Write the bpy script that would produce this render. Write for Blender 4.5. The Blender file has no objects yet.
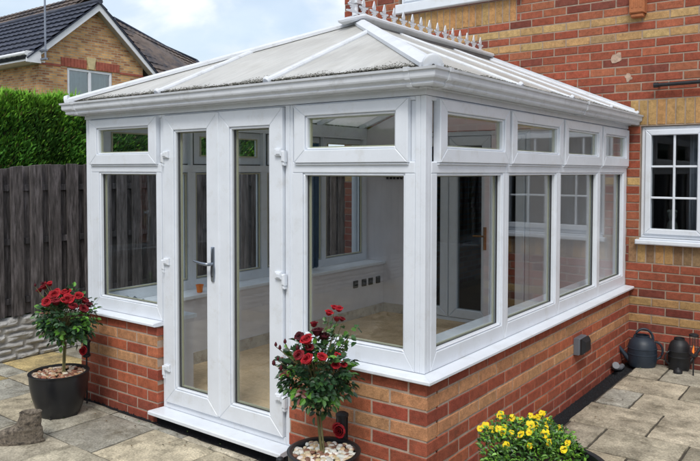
import bpy, bmesh, math, random
from mathutils import Vector, Matrix, noise
random.seed(7)
R = random.random
U = random.uniform
sc = bpy.context.scene
COL = sc.collection
PI = math.pi

# ------------------------------------------------------------------ dimensions (metres)
W = 2.897      # conservatory, along -X
L = 3.442      # conservatory, along +Y (house wall stands at Y = L)
ZS = 0.648     # top of the window sill / bottom of frames
ZT = 2.021     # top of frames
BP = 0.037     # brick face stands proud of the frames

# ------------------------------------------------------------------ materials
MATS = {}
def nt(name):
    m = bpy.data.materials.new(name); m.use_nodes = True
    n = m.node_tree; n.nodes.clear()
    out = n.nodes.new('ShaderNodeOutputMaterial')
    MATS[name] = m
    return m, n, out
def N(n, typ, **kw):
    x = n.nodes.new(typ)
    for k, v in kw.items():
        if k.startswith('i_'):
            key = k[2:]
            key = int(key) if key.isdigit() else key.replace('_', ' ')
            x.inputs[key].default_value = v
        else: setattr(x, k, v)
    return x
def ramp(n, stops, interp='LINEAR'):
    r = n.nodes.new('ShaderNodeValToRGB'); r.color_ramp.interpolation = interp
    els = r.color_ramp.elements
    while len(els) < len(stops): els.new(0.5)
    for e, (p, c) in zip(els, stops):
        e.position = p; e.color = (c[0], c[1], c[2], 1) if hasattr(c, '__len__') else (c, c, c, 1)
    return r
def mix(n, a, b, f, mode='MIX'):
    m = n.nodes.new('ShaderNodeMix'); m.data_type = 'RGBA'; m.blend_type = mode
    for s, v in ((6, a), (7, b), (0, f)):
        if hasattr(v, 'is_linked') or hasattr(v, 'links'): n.links.new(v, m.inputs[s])
        elif s == 0: m.inputs[0].default_value = v
        else: m.inputs[s].default_value = (v[0], v[1], v[2], 1)
    return m.outputs[2]
def surf(name, base=(.5,.5,.5), rough=.6, attr=False, nscale=8, namt=.15, bump=.0, bscale=60, spec=.5,
         stain=None, stain_scale=3, stain_th=(.5,.7), metal=0, stretch=None, fine=None, shift=0):
    m, n, out = nt(name)
    b = N(n, 'ShaderNodeBsdfPrincipled', i_Roughness=rough, i_Metallic=metal)
    b.inputs['Specular IOR Level'].default_value = spec
    tc = N(n, 'ShaderNodeTexCoord')
    co = tc.outputs['Object']
    if stretch:
        mp = N(n, 'ShaderNodeMapping'); mp.inputs['Scale'].default_value = stretch
        n.links.new(co, mp.inputs['Vector']); co = mp.outputs['Vector']
    if attr:
        a = N(n, 'ShaderNodeAttribute', attribute_name='bc'); col = a.outputs['Color']
        if shift:
            vm = N(n, 'ShaderNodeVectorMath', operation='MULTIPLY_ADD'); vm.inputs[1].default_value = (shift, shift*1.7, shift*2.3)
            n.links.new(a.outputs['Vector'], vm.inputs[0]); n.links.new(co, vm.inputs[2]); co = vm.outputs[0]
    else:
        a = N(n, 'ShaderNodeRGB'); a.outputs[0].default_value = (*base, 1); col = a.outputs[0]
    no = N(n, 'ShaderNodeTexNoise', i_Scale=nscale, i_Detail=6.0, i_Roughness=.65)
    n.links.new(co, no.inputs['Vector'])
    r = ramp(n, [(.25, 1-namt*1.6), (.75, 1+namt)])
    n.links.new(no.outputs['Fac'], r.inputs[0])
    c = mix(n, col, r.outputs[0], 1.0, 'MULTIPLY')
    if stain:
        n2 = N(n, 'ShaderNodeTexNoise', i_Scale=stain_scale, i_Detail=8.0, i_Roughness=.7)
        n.links.new(co, n2.inputs['Vector'])
        r2 = ramp(n, [(stain_th[0], 0.0), (stain_th[1], 1.0)])
        n.links.new(n2.outputs['Fac'], r2.inputs[0])
        c = mix(n, c, stain, r2.outputs[0])
    if fine:
        n4 = N(n, 'ShaderNodeTexNoise', i_Scale=fine[0], i_Detail=3.0, i_Roughness=.6)
        n.links.new(co, n4.inputs['Vector'])
        r4 = ramp(n, [(.3, 1-fine[1]), (.7, 1+fine[1])])
        n.links.new(n4.outputs['Fac'], r4.inputs[0])
        c = mix(n, c, r4.outputs[0], 1.0, 'MULTIPLY')
    n.links.new(c, b.inputs['Base Color'])
    if bump:
        n3 = N(n, 'ShaderNodeTexNoise', i_Scale=bscale, i_Detail=5.0, i_Roughness=.7)
        n.links.new(co, n3.inputs['Vector'])
        bp = N(n, 'ShaderNodeBump', i_Strength=bump, i_Distance=.004)
        n.links.new(n3.outputs['Fac'], bp.inputs['Height']); n.links.new(bp.outputs[0], b.inputs['Normal'])
    n.links.new(b.outputs[0], out.inputs[0])
    return m
def glass(name, tint=(.86,.90,.90), boost=2.0):
    m, n, out = nt(name)
    g = N(n, 'ShaderNodeNewGeometry')
    mr = N(n, 'ShaderNodeMapRange'); mr.inputs[3].default_value = 1.52; mr.inputs[4].default_value = 1/1.52
    n.links.new(g.outputs['Backfacing'], mr.inputs[0])
    fr = N(n, 'ShaderNodeFresnel'); n.links.new(mr.outputs[0], fr.inputs['IOR'])
    ml = N(n, 'ShaderNodeMath', operation='MULTIPLY', use_clamp=True); ml.inputs[1].default_value = boost
    n.links.new(fr.outputs[0], ml.inputs[0])
    t = N(n, 'ShaderNodeBsdfTransparent'); t.inputs[0].default_value = (*tint, 1)
    gl = N(n, 'ShaderNodeBsdfGlossy'); gl.inputs['Roughness'].default_value = .0; gl.inputs[0].default_value = (.95,.97,1,1)
    # slow waviness of a real pane
    tc = N(n, 'ShaderNodeTexCoord')
    no = N(n, 'ShaderNodeTexNoise', i_Scale=2.2, i_Detail=1.0); n.links.new(tc.outputs['Object'], no.inputs[0])
    bp = N(n, 'ShaderNodeBump', i_Strength=.25, i_Distance=.004)
    n.links.new(no.outputs['Fac'], bp.inputs['Height']); n.links.new(bp.outputs[0], gl.inputs['Normal'])
    ms = N(n, 'ShaderNodeMixShader')
    n.links.new(ml.outputs[0], ms.inputs[0]); n.links.new(t.outputs[0], ms.inputs[1]); n.links.new(gl.outputs[0], ms.inputs[2])
    n.links.new(ms.outputs[0], out.inputs[0])
    return m

M_UPVC = surf('white_plastic', (.74,.785,.845), .30, namt=.045, nscale=5, bump=.03, bscale=30, stain=(.56,.565,.55), stain_scale=9, stain_th=(.54,.92))
M_UPVCD = surf('weathered_white_plastic', (.64,.67,.71), .50, namt=.08, nscale=5, bump=.04, bscale=40, stain=(.34,.34,.32), stain_scale=14, stain_th=(.54,.90))
M_BRICK = surf('brick_faces', rough=.88, attr=True, shift=60, nscale=26, namt=.24, bump=.7, bscale=140, spec=.25, fine=(200,.24), stain=(.15,.075,.05), stain_scale=19, stain_th=(.56,.80))
M_MORTARH = surf('brown_mortar', (.36,.28,.22), .95, namt=.2, nscale=14, bump=.5, bscale=160, spec=.15)
M_MORTAR = surf('mortar', (.47,.37,.30), .95, namt=.2, nscale=14, bump=.5, bscale=160, spec=.15)
M_SLAB = surf('riven_sandstone', rough=.70, attr=True, nscale=5, namt=.34, bump=1.0, bscale=32, spec=.4, stain=(.13,.115,.08), stain_scale=6.5, stain_th=(.48,.72), fine=(85,.34), shift=120)
M_JOINT = surf('slab_pointing', (.075,.065,.05), .95, namt=.3, nscale=20, bump=.6)
M_DARKGRAVEL = surf('damp_black_gravel', (.012,.013,.016), .8, namt=.4, nscale=60, bump=1.0, bscale=120, spec=.3)
M_EARTH = surf('lawn_earth', (.06,.075,.03), .95, namt=.3, nscale=3)
M_BLACK = surf('black_plastic', (.012,.013,.016), .33, namt=.2, nscale=6, stain=(.05,.047,.04), stain_scale=6, stain_th=(.6,.9), bump=.05)
M_BLACKM = surf('matt_black_plastic', (.014,.016,.020), .55, namt=.2, nscale=9, bump=.1)
M_CAN = surf('blue_black_can_plastic', (.020,.032,.050), .5, namt=.25, nscale=9, bump=.1)
M_STEEL = surf('brushed_steel', (.30,.34,.40), .3, metal=.9, namt=.1)
M_BRASS = surf('dull_brass', (.30,.16,.06), .4, metal=.8, namt=.1)
M_RUBBER = surf('black_gasket', (.05,.05,.055), .6)
M_SPACER = surf('window_spacer_bar', (.50,.48,.33), .45, namt=.05)
M_PLASTER = surf('grey_plaster', (.68,.66,.69), .9, namt=.06, nscale=4, bump=.15, bscale=30)
M_RAWPL = surf('bare_plaster_edge', (.52,.47,.40), .95, namt=.15, nscale=9, stain=(.30,.24,.18), stain_scale=14, stain_th=(.5,.7))
M_FLOOR = surf('sandy_screed', (.74,.54,.33), .9, namt=.12, nscale=3, stain=(.50,.35,.20), stain_scale=4, stain_th=(.45,.7), bump=.3, fine=(40,.12))
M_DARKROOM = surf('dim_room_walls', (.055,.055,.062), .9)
M_FENCE = surf('weathered_fence_wood', (.070,.062,.066), .9, attr=True, shift=90, namt=.55, nscale=10, bump=.8, bscale=40, spec=.2, stretch=(5,5,.55), stain=(.21,.19,.20), stain_scale=5, stain_th=(.52,.75))
M_STONE = surf('whitewashed_stone', (.46,.46,.45), .9, namt=.22, nscale=7, bump=.9, bscale=45, stain=(.20,.19,.17), stain_scale=6, stain_th=(.50,.68))
M_LEAF = surf('leaf', rough=.42, attr=True, namt=.2, nscale=40, spec=.5)
M_HEDGE = surf('conifer_leaf', rough=.7, attr=True, namt=.2, nscale=5, spec=.2)
M_PETAL = surf('petal', rough=.6, attr=True, namt=.12, nscale=60, spec=.3)
M_STEM = surf('stem_bark', (.16,.15,.06), .8, namt=.3, nscale=40, stretch=(1,1,.3))
M_PEBBLE = surf('pebble', rough=.6, attr=True, namt=.15, nscale=50)
M_SOIL = surf('soil', (.035,.024,.016), .95, namt=.3, nscale=50, bump=1)
M_BOOT = surf('weathered_boot_stone', (.21,.175,.135), .85, namt=.45, nscale=30, bump=1.0, bscale=90, stain=(.045,.037,.03), stain_scale=32, stain_th=(.46,.62))
M_TILE = surf('blue_grey_roof_tile', (.020,.027,.052), .6, namt=.3, nscale=2.5, bump=.2, stain=(.07,.075,.10), stain_scale=2, stain_th=(.5,.8))
M_TILEB = surf('brown_roof_tile', (.13,.10,.085), .8, namt=.35, nscale=2, stain=(.045,.042,.05), stain_scale=1.3, stain_th=(.45,.6))
M_WHITEP = surf('white_painted_board', (.72,.74,.78), .5, namt=.05)
M_SOFFIT = surf('aged_soffit_board', (.45,.43,.40), .7, namt=.1, nscale=2)
M_REDSOL = surf('red_soldier_brick', (.36,.10,.065), .9, namt=.25, nscale=7)
M_KEY = surf('buff_keystone', (.58,.48,.27), .9, namt=.15)
M_GALV = surf('galvanised_pole', (.25,.28,.34), .45, metal=.5)
M_CURTAINB = surf('blue_curtain_cloth', (.05,.11,.19), .9, namt=.15)
M_CURTAINW = surf('pale_curtain_cloth', (.30,.33,.38), .9, namt=.1)
M_NET = surf('pale_net_cloth', (.40,.50,.52), .8, namt=.3, nscale=2)
M_ORANGE = surf('orange_plastic', (.80,.20,.015), .4)
M_REDGL = surf('red_enamel', (.30,.012,.02), .35, namt=.5, nscale=60)
M_MOSS = surf('roof_moss', (.045,.045,.035), .95, attr=True, namt=.4, nscale=50)
M_LEAD = surf('lead_flashing', (.16,.165,.17), .6, namt=.2)
M_TERRA = surf('terracotta', (.42,.15,.06), .85, namt=.2, nscale=20, bump=.4)
M_CERAM = surf('dull_ceramic', (.10,.11,.10), .5, namt=.3, nscale=30)
M_PANE = glass('window_glass', (.93,.955,.965), .80)
M_PANEH = glass('house_window_glass', (.78,.81,.82), .9)
M_PANEN = glass('far_window_glass', (.7,.75,.75), 4.0)
# polycarbonate roof sheet: opal, lets light through, grimy
def opal():
    m, n, out = nt('opal_polycarbonate')
    tc = N(n, 'ShaderNodeTexCoord')
    no = N(n, 'ShaderNodeTexNoise', i_Scale=2.0, i_Detail=8.0, i_Roughness=.7); n.links.new(tc.outputs['Object'], no.inputs[0])
    r = ramp(n, [(.32, (.64,.63,.59)), (.55, (.82,.82,.79)), (.8, (.58,.56,.49))]); n.links.new(no.outputs['Fac'], r.inputs[0])
    mp = N(n, 'ShaderNodeMapping'); mp.inputs['Scale'].default_value = (22, 2.2, 1.0); n.links.new(tc.outputs['Object'], mp.inputs[0])
    n2 = N(n, 'ShaderNodeTexNoise', i_Scale=1.6, i_Detail=5.0, i_Roughness=.6); n.links.new(mp.outputs[0], n2.inputs[0])
    r2 = ramp(n, [(.35, .84), (.65, 1.08)]); n.links.new(n2.outputs['Fac'], r2.inputs[0])
    c = mix(n, r.outputs[0], r2.outputs[0], 1.0, 'MULTIPLY')
    n3 = N(n, 'ShaderNodeTexNoise', i_Scale=55.0, i_Detail=4.0); n.links.new(tc.outputs['Object'], n3.inputs[0])
    r3 = ramp(n, [(.66, 0.0), (.74, .55)]); n.links.new(n3.outputs['Fac'], r3.inputs[0])
    c = mix(n, c, (.22,.21,.18), r3.outputs[0])
    d = N(n, 'ShaderNodeBsdfPrincipled', i_Roughness=.35); n.links.new(c, d.inputs['Base Color'])
    t = N(n, 'ShaderNodeBsdfTranslucent'); t.inputs[0].default_value = (.86,.86,.85,1)
    ms = N(n, 'ShaderNodeMixShader'); ms.inputs[0].default_value = .45
    n.links.new(d.outputs[0], ms.inputs[1]); n.links.new(t.outputs[0], ms.inputs[2]); n.links.new(ms.outputs[0], out.inputs[0])
    return m
M_POLY = opal()
def flame():
    m, n, out = nt('lit_flame')
    e = N(n, 'ShaderNodeEmission', i_Strength=.9); e.inputs[0].default_value = (1, .22, .03, 1)
    n.links.new(e.outputs[0], out.inputs[0]); return m
M_FLAME = flame()
def farbrick():
    m, n, out = nt('yellow_stock_brick')
    tc = N(n, 'ShaderNodeTexCoord')
    sep = N(n, 'ShaderNodeSeparateXYZ'); n.links.new(tc.outputs['Object'], sep.inputs[0])
    add = N(n, 'ShaderNodeMath', operation='ADD'); n.links.new(sep.outputs[0], add.inputs[0]); n.links.new(sep.outputs[1], add.inputs[1])
    cb = N(n, 'ShaderNodeCombineXYZ'); n.links.new(add.outputs[0], cb.inputs[0]); n.links.new(sep.outputs[2], cb.inputs[1])
    b = N(n, 'ShaderNodeTexBrick', i_Scale=1.0, i_Bias=-.12)
    b.inputs['Color1'].default_value = (.66,.37,.15,1); b.inputs['Color2'].default_value = (.26,.085,.045,1)
    b.inputs['Mortar'].default_value = (.42,.35,.24,1); b.inputs['Mortar Size'].default_value = .012
    b.inputs['Brick Width'].default_value = .235; b.inputs['Row Height'].default_value = .075
    n.links.new(cb.outputs[0], b.inputs['Vector'])
    no = N(n, 'ShaderNodeTexNoise', i_Scale=4.0, i_Detail=6.0); n.links.new(tc.outputs['Object'], no.inputs[0])
    r = ramp(n, [(.3,.8),(.7,1.15)]); n.links.new(no.outputs['Fac'], r.inputs[0])
    c = mix(n, b.outputs[0], r.outputs[0], 1.0, 'MULTIPLY')
    p = N(n, 'ShaderNodeBsdfPrincipled', i_Roughness=.9); n.links.new(c, p.inputs['Base Color']); n.links.new(p.outputs[0], out.inputs[0])
    return m
M_FARBRICK = farbrick()

# ------------------------------------------------------------------ mesh builder
class MB:
    def __init__(s): s.v = []; s.f = []; s.m = []; s.c = []
    def add(s, vs, fs, mat=0, col=(1,1,1)):
        o = len(s.v); s.v += [tuple(v) for v in vs]
        for f in fs: s.f.append([o+i for i in f]); s.m.append(mat)
        s.c += [col]*len(vs)
        return s
    def box(s, a, b, mat=0, col=(1,1,1)):
        x0,y0,z0 = a; x1,y1,z1 = b
        return s.add([(x0,y0,z0),(x1,y0,z0),(x1,y1,z0),(x0,y1,z0),(x0,y0,z1),(x1,y0,z1),(x1,y1,z1),(x0,y1,z1)],
                     [(3,2,1,0),(4,5,6,7),(0,1,5,4),(1,2,6,5),(2,3,7,6),(3,0,4,7)], mat, col)
    def prism(s, F, poly, d0, d1, ch=0, mat=0, col=(1,1,1)):
        """poly in (u,z), extruded from d0 to d1 in frame F with a chamfered front."""
        n = len(poly)
        ins = inset(poly, ch) if ch else None
        sg = 1 if d1 > d0 else -1
        rings = [[(u, d0, z) for u, z in poly], [(u, d1-sg*ch, z) for u, z in poly]]
        if ch: rings.append([(u, d1, z) for u, z in ins])
        vs = [F(*q) for r in rings for q in r]; fs = []
        for k in range(len(rings)-1):
            for i in range(n):
                j = (i+1) % n; fs.append((k*n+i, k*n+j, (k+1)*n+j, (k+1)*n+i))
        fs.append(tuple(range(n))[::-1]); fs.append(tuple(range((len(rings)-1)*n, len(rings)*n)))
        return s.add(vs, fs, mat, col)
    def rect(s, F, u0, u1, z0, z1, d0, d1, ch=0, mat=0, col=(1,1,1)):
        return s.prism(F, [(u0,z0),(u1,z0),(u1,z1),(u0,z1)], d0, d1, ch, mat, col)
    def ring(s, F, u0, u1, z0, z1, w, d0, d1, ch=.004, mat=0, gap=.0002, wb=None):
        """mitred four-piece frame; wb = width of bottom member"""
        wb = wb or w
        g = gap
        o = [(u0,z0),(u1,z0),(u1,z1),(u0,z1)]; i = [(u0+w,z0+wb),(u1-w,z0+wb),(u1-w,z1-w),(u0+w,z1-w)]
        P = [[(o[0][0]+g,o[0][1]),(o[1][0]-g,o[1][1]),(i[1][0]-g,i[1][1]),(i[0][0]+g,i[0][1])],
             [(o[1][0],o[1][1]+g),(o[2][0],o[2][1]-g),(i[2][0],i[2][1]-g),(i[1][0],i[1][1]+g)],
             [(o[2][0]-g,o[2][1]),(o[3][0]+g,o[3][1]),(i[3][0]+g,i[3][1]),(i[2][0]-g,i[2][1])],
             [(o[3][0],o[3][1]-g),(o[0][0],o[0][1]+g),(i[0][0],i[0][1]+g),(i[3][0],i[3][1]-g)]]
        for p in P: s.prism(F, p, d0, d1, ch, mat)
        return s
    def tube(s, pts, rad, n=10, mat=0, col=(1,1,1), cap=True):
        pts = [Vector(p) for p in pts]
        rs = rad if hasattr(rad, '__len__') else [rad]*len(pts)
        vs = []; fs = []
        for k, p in enumerate(pts):
            d = (pts[min(k+1,len(pts)-1)] - pts[max(k-1,0)]).normalized()
            a = Vector((0,0,1)) if abs(d.z) < .9 else Vector((1,0,0))
            x = d.cross(a).normalized(); y = d.cross(x).normalized()
            for i in range(n):
                t = 2*PI*i/n; vs.append(p + (x*math.cos(t)+y*math.sin(t))*rs[k])
        for k in range(len(pts)-1):
            for i in range(n):
                j = (i+1) % n; fs.append((k*n+i,k*n+j,(k+1)*n+j,(k+1)*n+i))
        if cap: fs.append(tuple(range(n))[::-1]); fs.append(tuple(range((len(pts)-1)*n, len(pts)*n)))
        return s.add(vs, fs, mat, col)
    def lathe(s, prof, c=(0,0,0), n=40, mat=0, col=(1,1,1), sx=1, sy=1):
        vs = []; fs = []
        for r, z in prof:
            for i in range(n):
                t = 2*PI*i/n; vs.append((c[0]+r*sx*math.cos(t), c[1]+r*sy*math.sin(t), c[2]+z))
        for k in range(len(prof)-1):
            for i in range(n):
                j = (i+1) % n; fs.append((k*n+i,k*n+j,(k+1)*n+j,(k+1)*n+i))
        if prof[0][0] > 1e-4: fs.append(tuple(range(n))[::-1])
        if prof[-1][0] > 1e-4: fs.append(tuple(range((len(prof)-1)*n, len(prof)*n)))
        return s.add(vs, fs, mat, col)
    def build(s, name, mats, parent=None, loc=(0,0,0), smooth=None, normals=True):
        me = bpy.data.meshes.new(name)
        lo = Vector(loc)
        me.from_pydata([tuple(Vector(v)-lo) for v in s.v], [], s.f)
        if not isinstance(mats, (list, tuple)): mats = [mats]
        for m in mats: me.materials.append(m)
        me.polygons.foreach_set('material_index', s.m)
        a = me.color_attributes.new('bc', 'FLOAT_COLOR', 'POINT')
        flat = []
        for c in s.c: flat += [c[0], c[1], c[2], 1]
        a.data.foreach_set('color', flat)
        if normals:
            bm = bmesh.new(); bm.from_mesh(me); bmesh.ops.recalc_face_normals(bm, faces=bm.faces); bm.to_mesh(me); bm.free()
        if smooth is not None:
            me.polygons.foreach_set('use_smooth', [True]*len(me.polygons))
            if smooth < 180:
                try: me.set_sharp_from_angle(angle=math.radians(smooth))
                except Exception: pass
        me.update()
        o = bpy.data.objects.new(name, me); COL.objects.link(o)
        o.location = lo
        if parent is not None:
            o.parent = parent; 
            o.location = lo - wloc(parent)
        return o
def wloc(o):
    v = Vector((0,0,0))
    while o is not None: v += o.location; o = o.parent
    return v
def inset(poly, d):
    n = len(poly); area = sum(poly[i][0]*poly[(i+1)%n][1]-poly[(i+1)%n][0]*poly[i][1] for i in range(n))
    sg = 1 if area > 0 else -1; out = []
    for i in range(n):
        a = Vector(poly[i-1]); b = Vector(poly[i]); c = Vector(poly[(i+1)%n])
        e1 = (b-a).normalized(); e2 = (c-b).normalized()
        n1 = Vector((-e1.y, e1.x))*sg; n2 = Vector((-e2.y, e2.x))*sg
        k = 1+n1.dot(n2)
        p = b + (n1+n2)*(d/max(k,.3)); out.append((p.x, p.y))
    return out
def thing(name, label, cat, loc=(0,0,0), group=None):
    o = bpy.data.objects.new(name, None); COL.objects.link(o); o.location = loc; o.empty_display_size = .1
    return tag(o, label, cat, group)
def tag(o, label, cat, group=None):
    o['label'] = label; o['category'] = cat
    if group: o['group'] = group
    return o
def struct(o): o['kind'] = 'structure'; return o
def stuff(o): o['kind'] = 'stuff'; return o

FR = lambda u, d, z: (u, -d, z)                 # conservatory front
SI = lambda u, d, z: (d, u, z)                  # right side
LE = lambda u, d, z: (-W-d, u, z)               # left side
HO = lambda u, d, z: (u, L-d, z)                # house wall

# ------------------------------------------------------------------ bricks
def jit(c, a=.13):
    k = 1+U(-a, a); h = U(-.05,.05); return (c[0]*k*(1-h*.5), c[1]*k*(1+h), c[2]*k*(1+h))
def one_brick(mb, F, u0, u1, z0, z1, dback, col, end=None):
    w = .0013
    a, b, c, d = (U(-w,w) for _ in range(4))
    dep = U(-.0015,.0015)
    mb.prism(F, [(u0+a,z0+b),(u1+c,z0+d),(u1+a,z1+c),(u0+d,z1+b)], dback, dep, U(.0025,.0050), 0, col)
def subtract(iv, cuts):
    res = [iv]
    for c0, c1 in cuts:
        nx = []
        for a, b in res:
            if c1 <= a or c0 >= b: nx.append((a, b)); continue
            if c0 > a: nx.append((a, c0))
            if c1 < b: nx.append((c1, b))
        res = nx
    return res
def brick_wall(name, parent, F, u0, u1, z0, z1, openings, colour, soldiers=(), z_grid=.03, ends=None, thick=.1, back=.22, mats=None, org=0, par=0):
    """ends(k) -> (u_start, u_end) of course k; colour(k, z, u) -> rgb; soldiers: (u0,u1,z0,z1)"""
    mb = MB(); m = .010
    k0 = math.floor((z0-z_grid)/.075+1e-6); k1 = math.ceil((z1-z_grid)/.075-1e-6)
    for k in range(k0, k1):
        za = max(z0, z_grid+k*.075); zb = min(z1, z_grid+(k+1)*.075)
        if zb-za < .015: continue
        ua, ub = ends(k) if ends else (u0, u1)
        cuts = [(a-.004, b+.004) for a, b, c, d in openings if c < (za+zb)/2 < d]
        cuts += [(a, b) for a, b, c, d in soldiers if c < (za+zb)/2 < d]
        off = org+(.1125 if (k+par) % 2 else 0)
        j0 = math.floor((ua-off)/.225)-1
        for j in range(j0, j0+int((ub-ua)/.225)+4):
            a = j*.225+off; b = a+.225-m
            a_, b_ = max(a, ua), min(b, ub)
            if b_-a_ < .02: continue
            for p, q in subtract((a_, b_), cuts):
                if q-p < .02: continue
                one_brick(mb, F, p, q, za, zb-m, -thick, colour(k, za, p))
    for a, b, c, d in soldiers:
        n = max(1, round((b-a)/.075)); st = (b-a)/n
        for i in range(n):
            one_brick(mb, F, a+i*st, a+(i+1)*st-m, c, d-m, -thick, colour('s', c, a+i*st))
    # mortar core
    zs = sorted(set([z0, z1]+[c for _,_,c,_ in openings if z0 < c < z1]+[d for *_, d in openings if z0 < d < z1]))
    for za, zb in zip(zs, zs[1:]):
        cuts = [(a, b) for a, b, c, d in openings if c < (za+zb)/2 < d]
        for p, q in subtract((u0+.004, u1-.004), cuts):
            mb.rect(F, p, q, za, zb, -back, -.0042, 0, 1)
    return mb.build(name, mats or [M_BRICK, M_MORTAR], parent)

RED = (.365,.100,.057); DRED = (.22,.060,.045); ORG = (.44,.135,.068)
BUFF = (.53,.275,.14); YBUF = (.60,.41,.17)
def cons_col(k, z, u):
    if k in (6, 4) : return jit(BUFF, .12)
    if k == 7: return jit(RED if R() < .8 else (.32,.08,.05))
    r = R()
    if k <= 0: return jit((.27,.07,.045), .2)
    return jit(RED if r < .70 else (ORG if r < .90 else (.33,.08,.05)), .13)
def house_col(k, z, u):
    if k == 's': return jit((.47,.29,.12) if R() < .6 else (.44,.245,.10), .12) if z > 1.5 or R() < .72 else jit((.27,.17,.09), .2)
    if k in (4, 6): return jit((.40,.25,.11), .12)
    if k == 20 and u < .2: return jit(YBUF)
    if k in (37, 39): return jit((.47,.30,.135) if R() < .88 else (.40,.25,.13), .09)
    r = R()
    if z < .48: return jit(DRED if r < .75 else (.3,.08,.05), .25)
    return jit((.315,.086,.049) if r < .66 else ((.355,.120,.064) if r < .84 else (.20,.060,.042)), .12)

# ================================================================== SETTING
g = MB(); g.add([(-400,-400,-.075),(400,-400,-.075),(400,400,-.075),(-400,400,-.075)], [(0,1,2,3)])
struct(g.build('ground', M_EARTH))
# dark gravel channel beside the dwarf walls, and pointing bed under the slabs
g = MB(); g.add([(-4.2,-.11,-.030),(.155,-.11,-.030),(.155,L,-.030),(-4.2,L,-.030)], [(0,1,2,3)])
for _ in range(2600):
    if R() < .5: x, y = U(-3.0,.15), U(-.105,-.03)
    else: x, y = U(.03,.155), U(-.1, L-.02)
    s = U(.004,.011)
    g.add([(x+s,y,-.03),(x-s*.5,y+s*.9,-.03),(x-s*.5,y-s*.9,-.03),(x+U(-.3,.3)*s,y+U(-.3,.3)*s,-.03+s*U(.7,1.4))], [(0,1,3),(1,2,3),(2,0,3)])
struct(g.build('drainage_channel_ground', M_DARKGRAVEL))

SLABC = [(.46,.415,.32),(.41,.385,.31),(.49,.43,.31),(.38,.36,.30),(.51,.455,.345),(.43,.39,.295),(.40,.39,.335)]
def slab(mb, x0, x1, y0, y1, g_=.009, col=None):
    x0 += g_/2; x1 -= g_/2; y0 += g_/2; y1 -= g_/2
    nx = max(3, int((x1-x0)/.035)); ny = max(3, int((y1-y0)/.035))
    sd = U(0,100); tilt = (U(-.004,.004), U(-.004,.004)); zb = U(-.002,.002)
    col = col or random.choice(SLABC); k_ = 1+U(-.16,.16); col = (col[0]*k_, col[1]*k_, col[2]*k_)
    vs = []; cs = []
    for j in range(ny+1):
        for i in range(nx+1):
            fx, fy = i/nx, j/ny
            x, y = x0+(x1-x0)*fx, y0+(y1-y0)*fy
            e = min(fx*(x1-x0), (1-fx)*(x1-x0), fy*(y1-y0), (1-fy)*(y1-y0))
            if e < 1e-6:
                x += noise.noise(Vector((x*14,y*14,sd)))*.005; y += noise.noise(Vector((x*14,y*14,sd+9)))*.005
            h = noise.fractal(Vector((x*5,y*5,sd)), .9, 2.2, 4)*.004 + noise.noise(Vector((x*2,y*2,sd)))*.003
            z = zb + h + (fx-.5)*tilt[0] + (fy-.5)*tilt[1]
            if e < 1e-6: z -= .007
            vs.append((x, y, z))
    o = len(mb.v)
    fs = [(j*(nx+1)+i, j*(nx+1)+i+1, (j+1)*(nx+1)+i+1, (j+1)*(nx+1)+i) for j in range(ny) for i in range(nx)]
    # skirt
    ring = [i for i in range(nx+1)]+[j*(nx+1)+nx for j in range(1,ny+1)]+[ny*(nx+1)+i for i in range(nx-1,-1,-1)]+[j*(nx+1) for j in range(ny-1,0,-1)]
    b0 = len(vs); vs += [(vs[i][0], vs[i][1], -.035) for i in ring]
    for q in range(len(ring)):
        r_ = (q+1) % len(ring); fs.append((ring[r_], ring[q], b0+q, b0+r_))
    mb.add(vs, fs, 0, col)
pm = MB()
# front: narrow strip, then rows
for a, b in [(-2.76,-2.38),(-2.38,-1.65),(-1.65,-1.05),(-1.05,-.6),(-.6,-.15),(-.15,.16)]: slab(pm, a, b, -.165, -.10)
rows = [(-.62,-.165,[-4.25,-3.75,-3.27,-2.76,-2.38,-1.9,-1.33,-.72,-.2,.16]), (-1.07,-.62,[-4.25,-3.7,-3.2,-2.72,-2.12,-1.62,-1.1,-.6,-.1,.16])]
y = -1.07
for r_ in range(12):
    off = .0 if r_ % 2 else .27
    rows.append((y-.45, y, [-4.25+off*0]+[x for x in [-4.25+off+.52*i for i in range(1,9)] if x < 0]+[.16])); y -= .45
for y0, y1, xs in rows:
    for a, b in zip(xs, xs[1:]):
        slab(pm, a, b, y0, y1, col=(.50,.40,.20) if (y0 < -.1 and b < -3.6 and R() < .5) else None)
# beyond the left side wall
for y0, y1, xs in [(-.165,.02,[-4.25,-3.8,-3.3,-3.0]), (.02,.5,[-4.25,-3.62,-3.0]), (.5,.95,[-4.25,-3.8,-3.0]), (.95,1.4,[-4.25,-3.6,-3.0]),(1.4,1.9,[-4.25,-3.8,-3.0]),(1.9,2.4,[-4.25,-3.6,-3.0]),(2.4,2.9,[-4.25,-3.8,-3.0]),(2.9,3.4,[-4.25,-3.6,-3.0])]:
    for a, b in zip(xs, xs[1:]): slab(pm, a, b, y0, y1, col=(.52,.41,.20) if y0 == .02 else None)
slab(pm, -3.0, -2.76, -.165, -.10)
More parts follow.
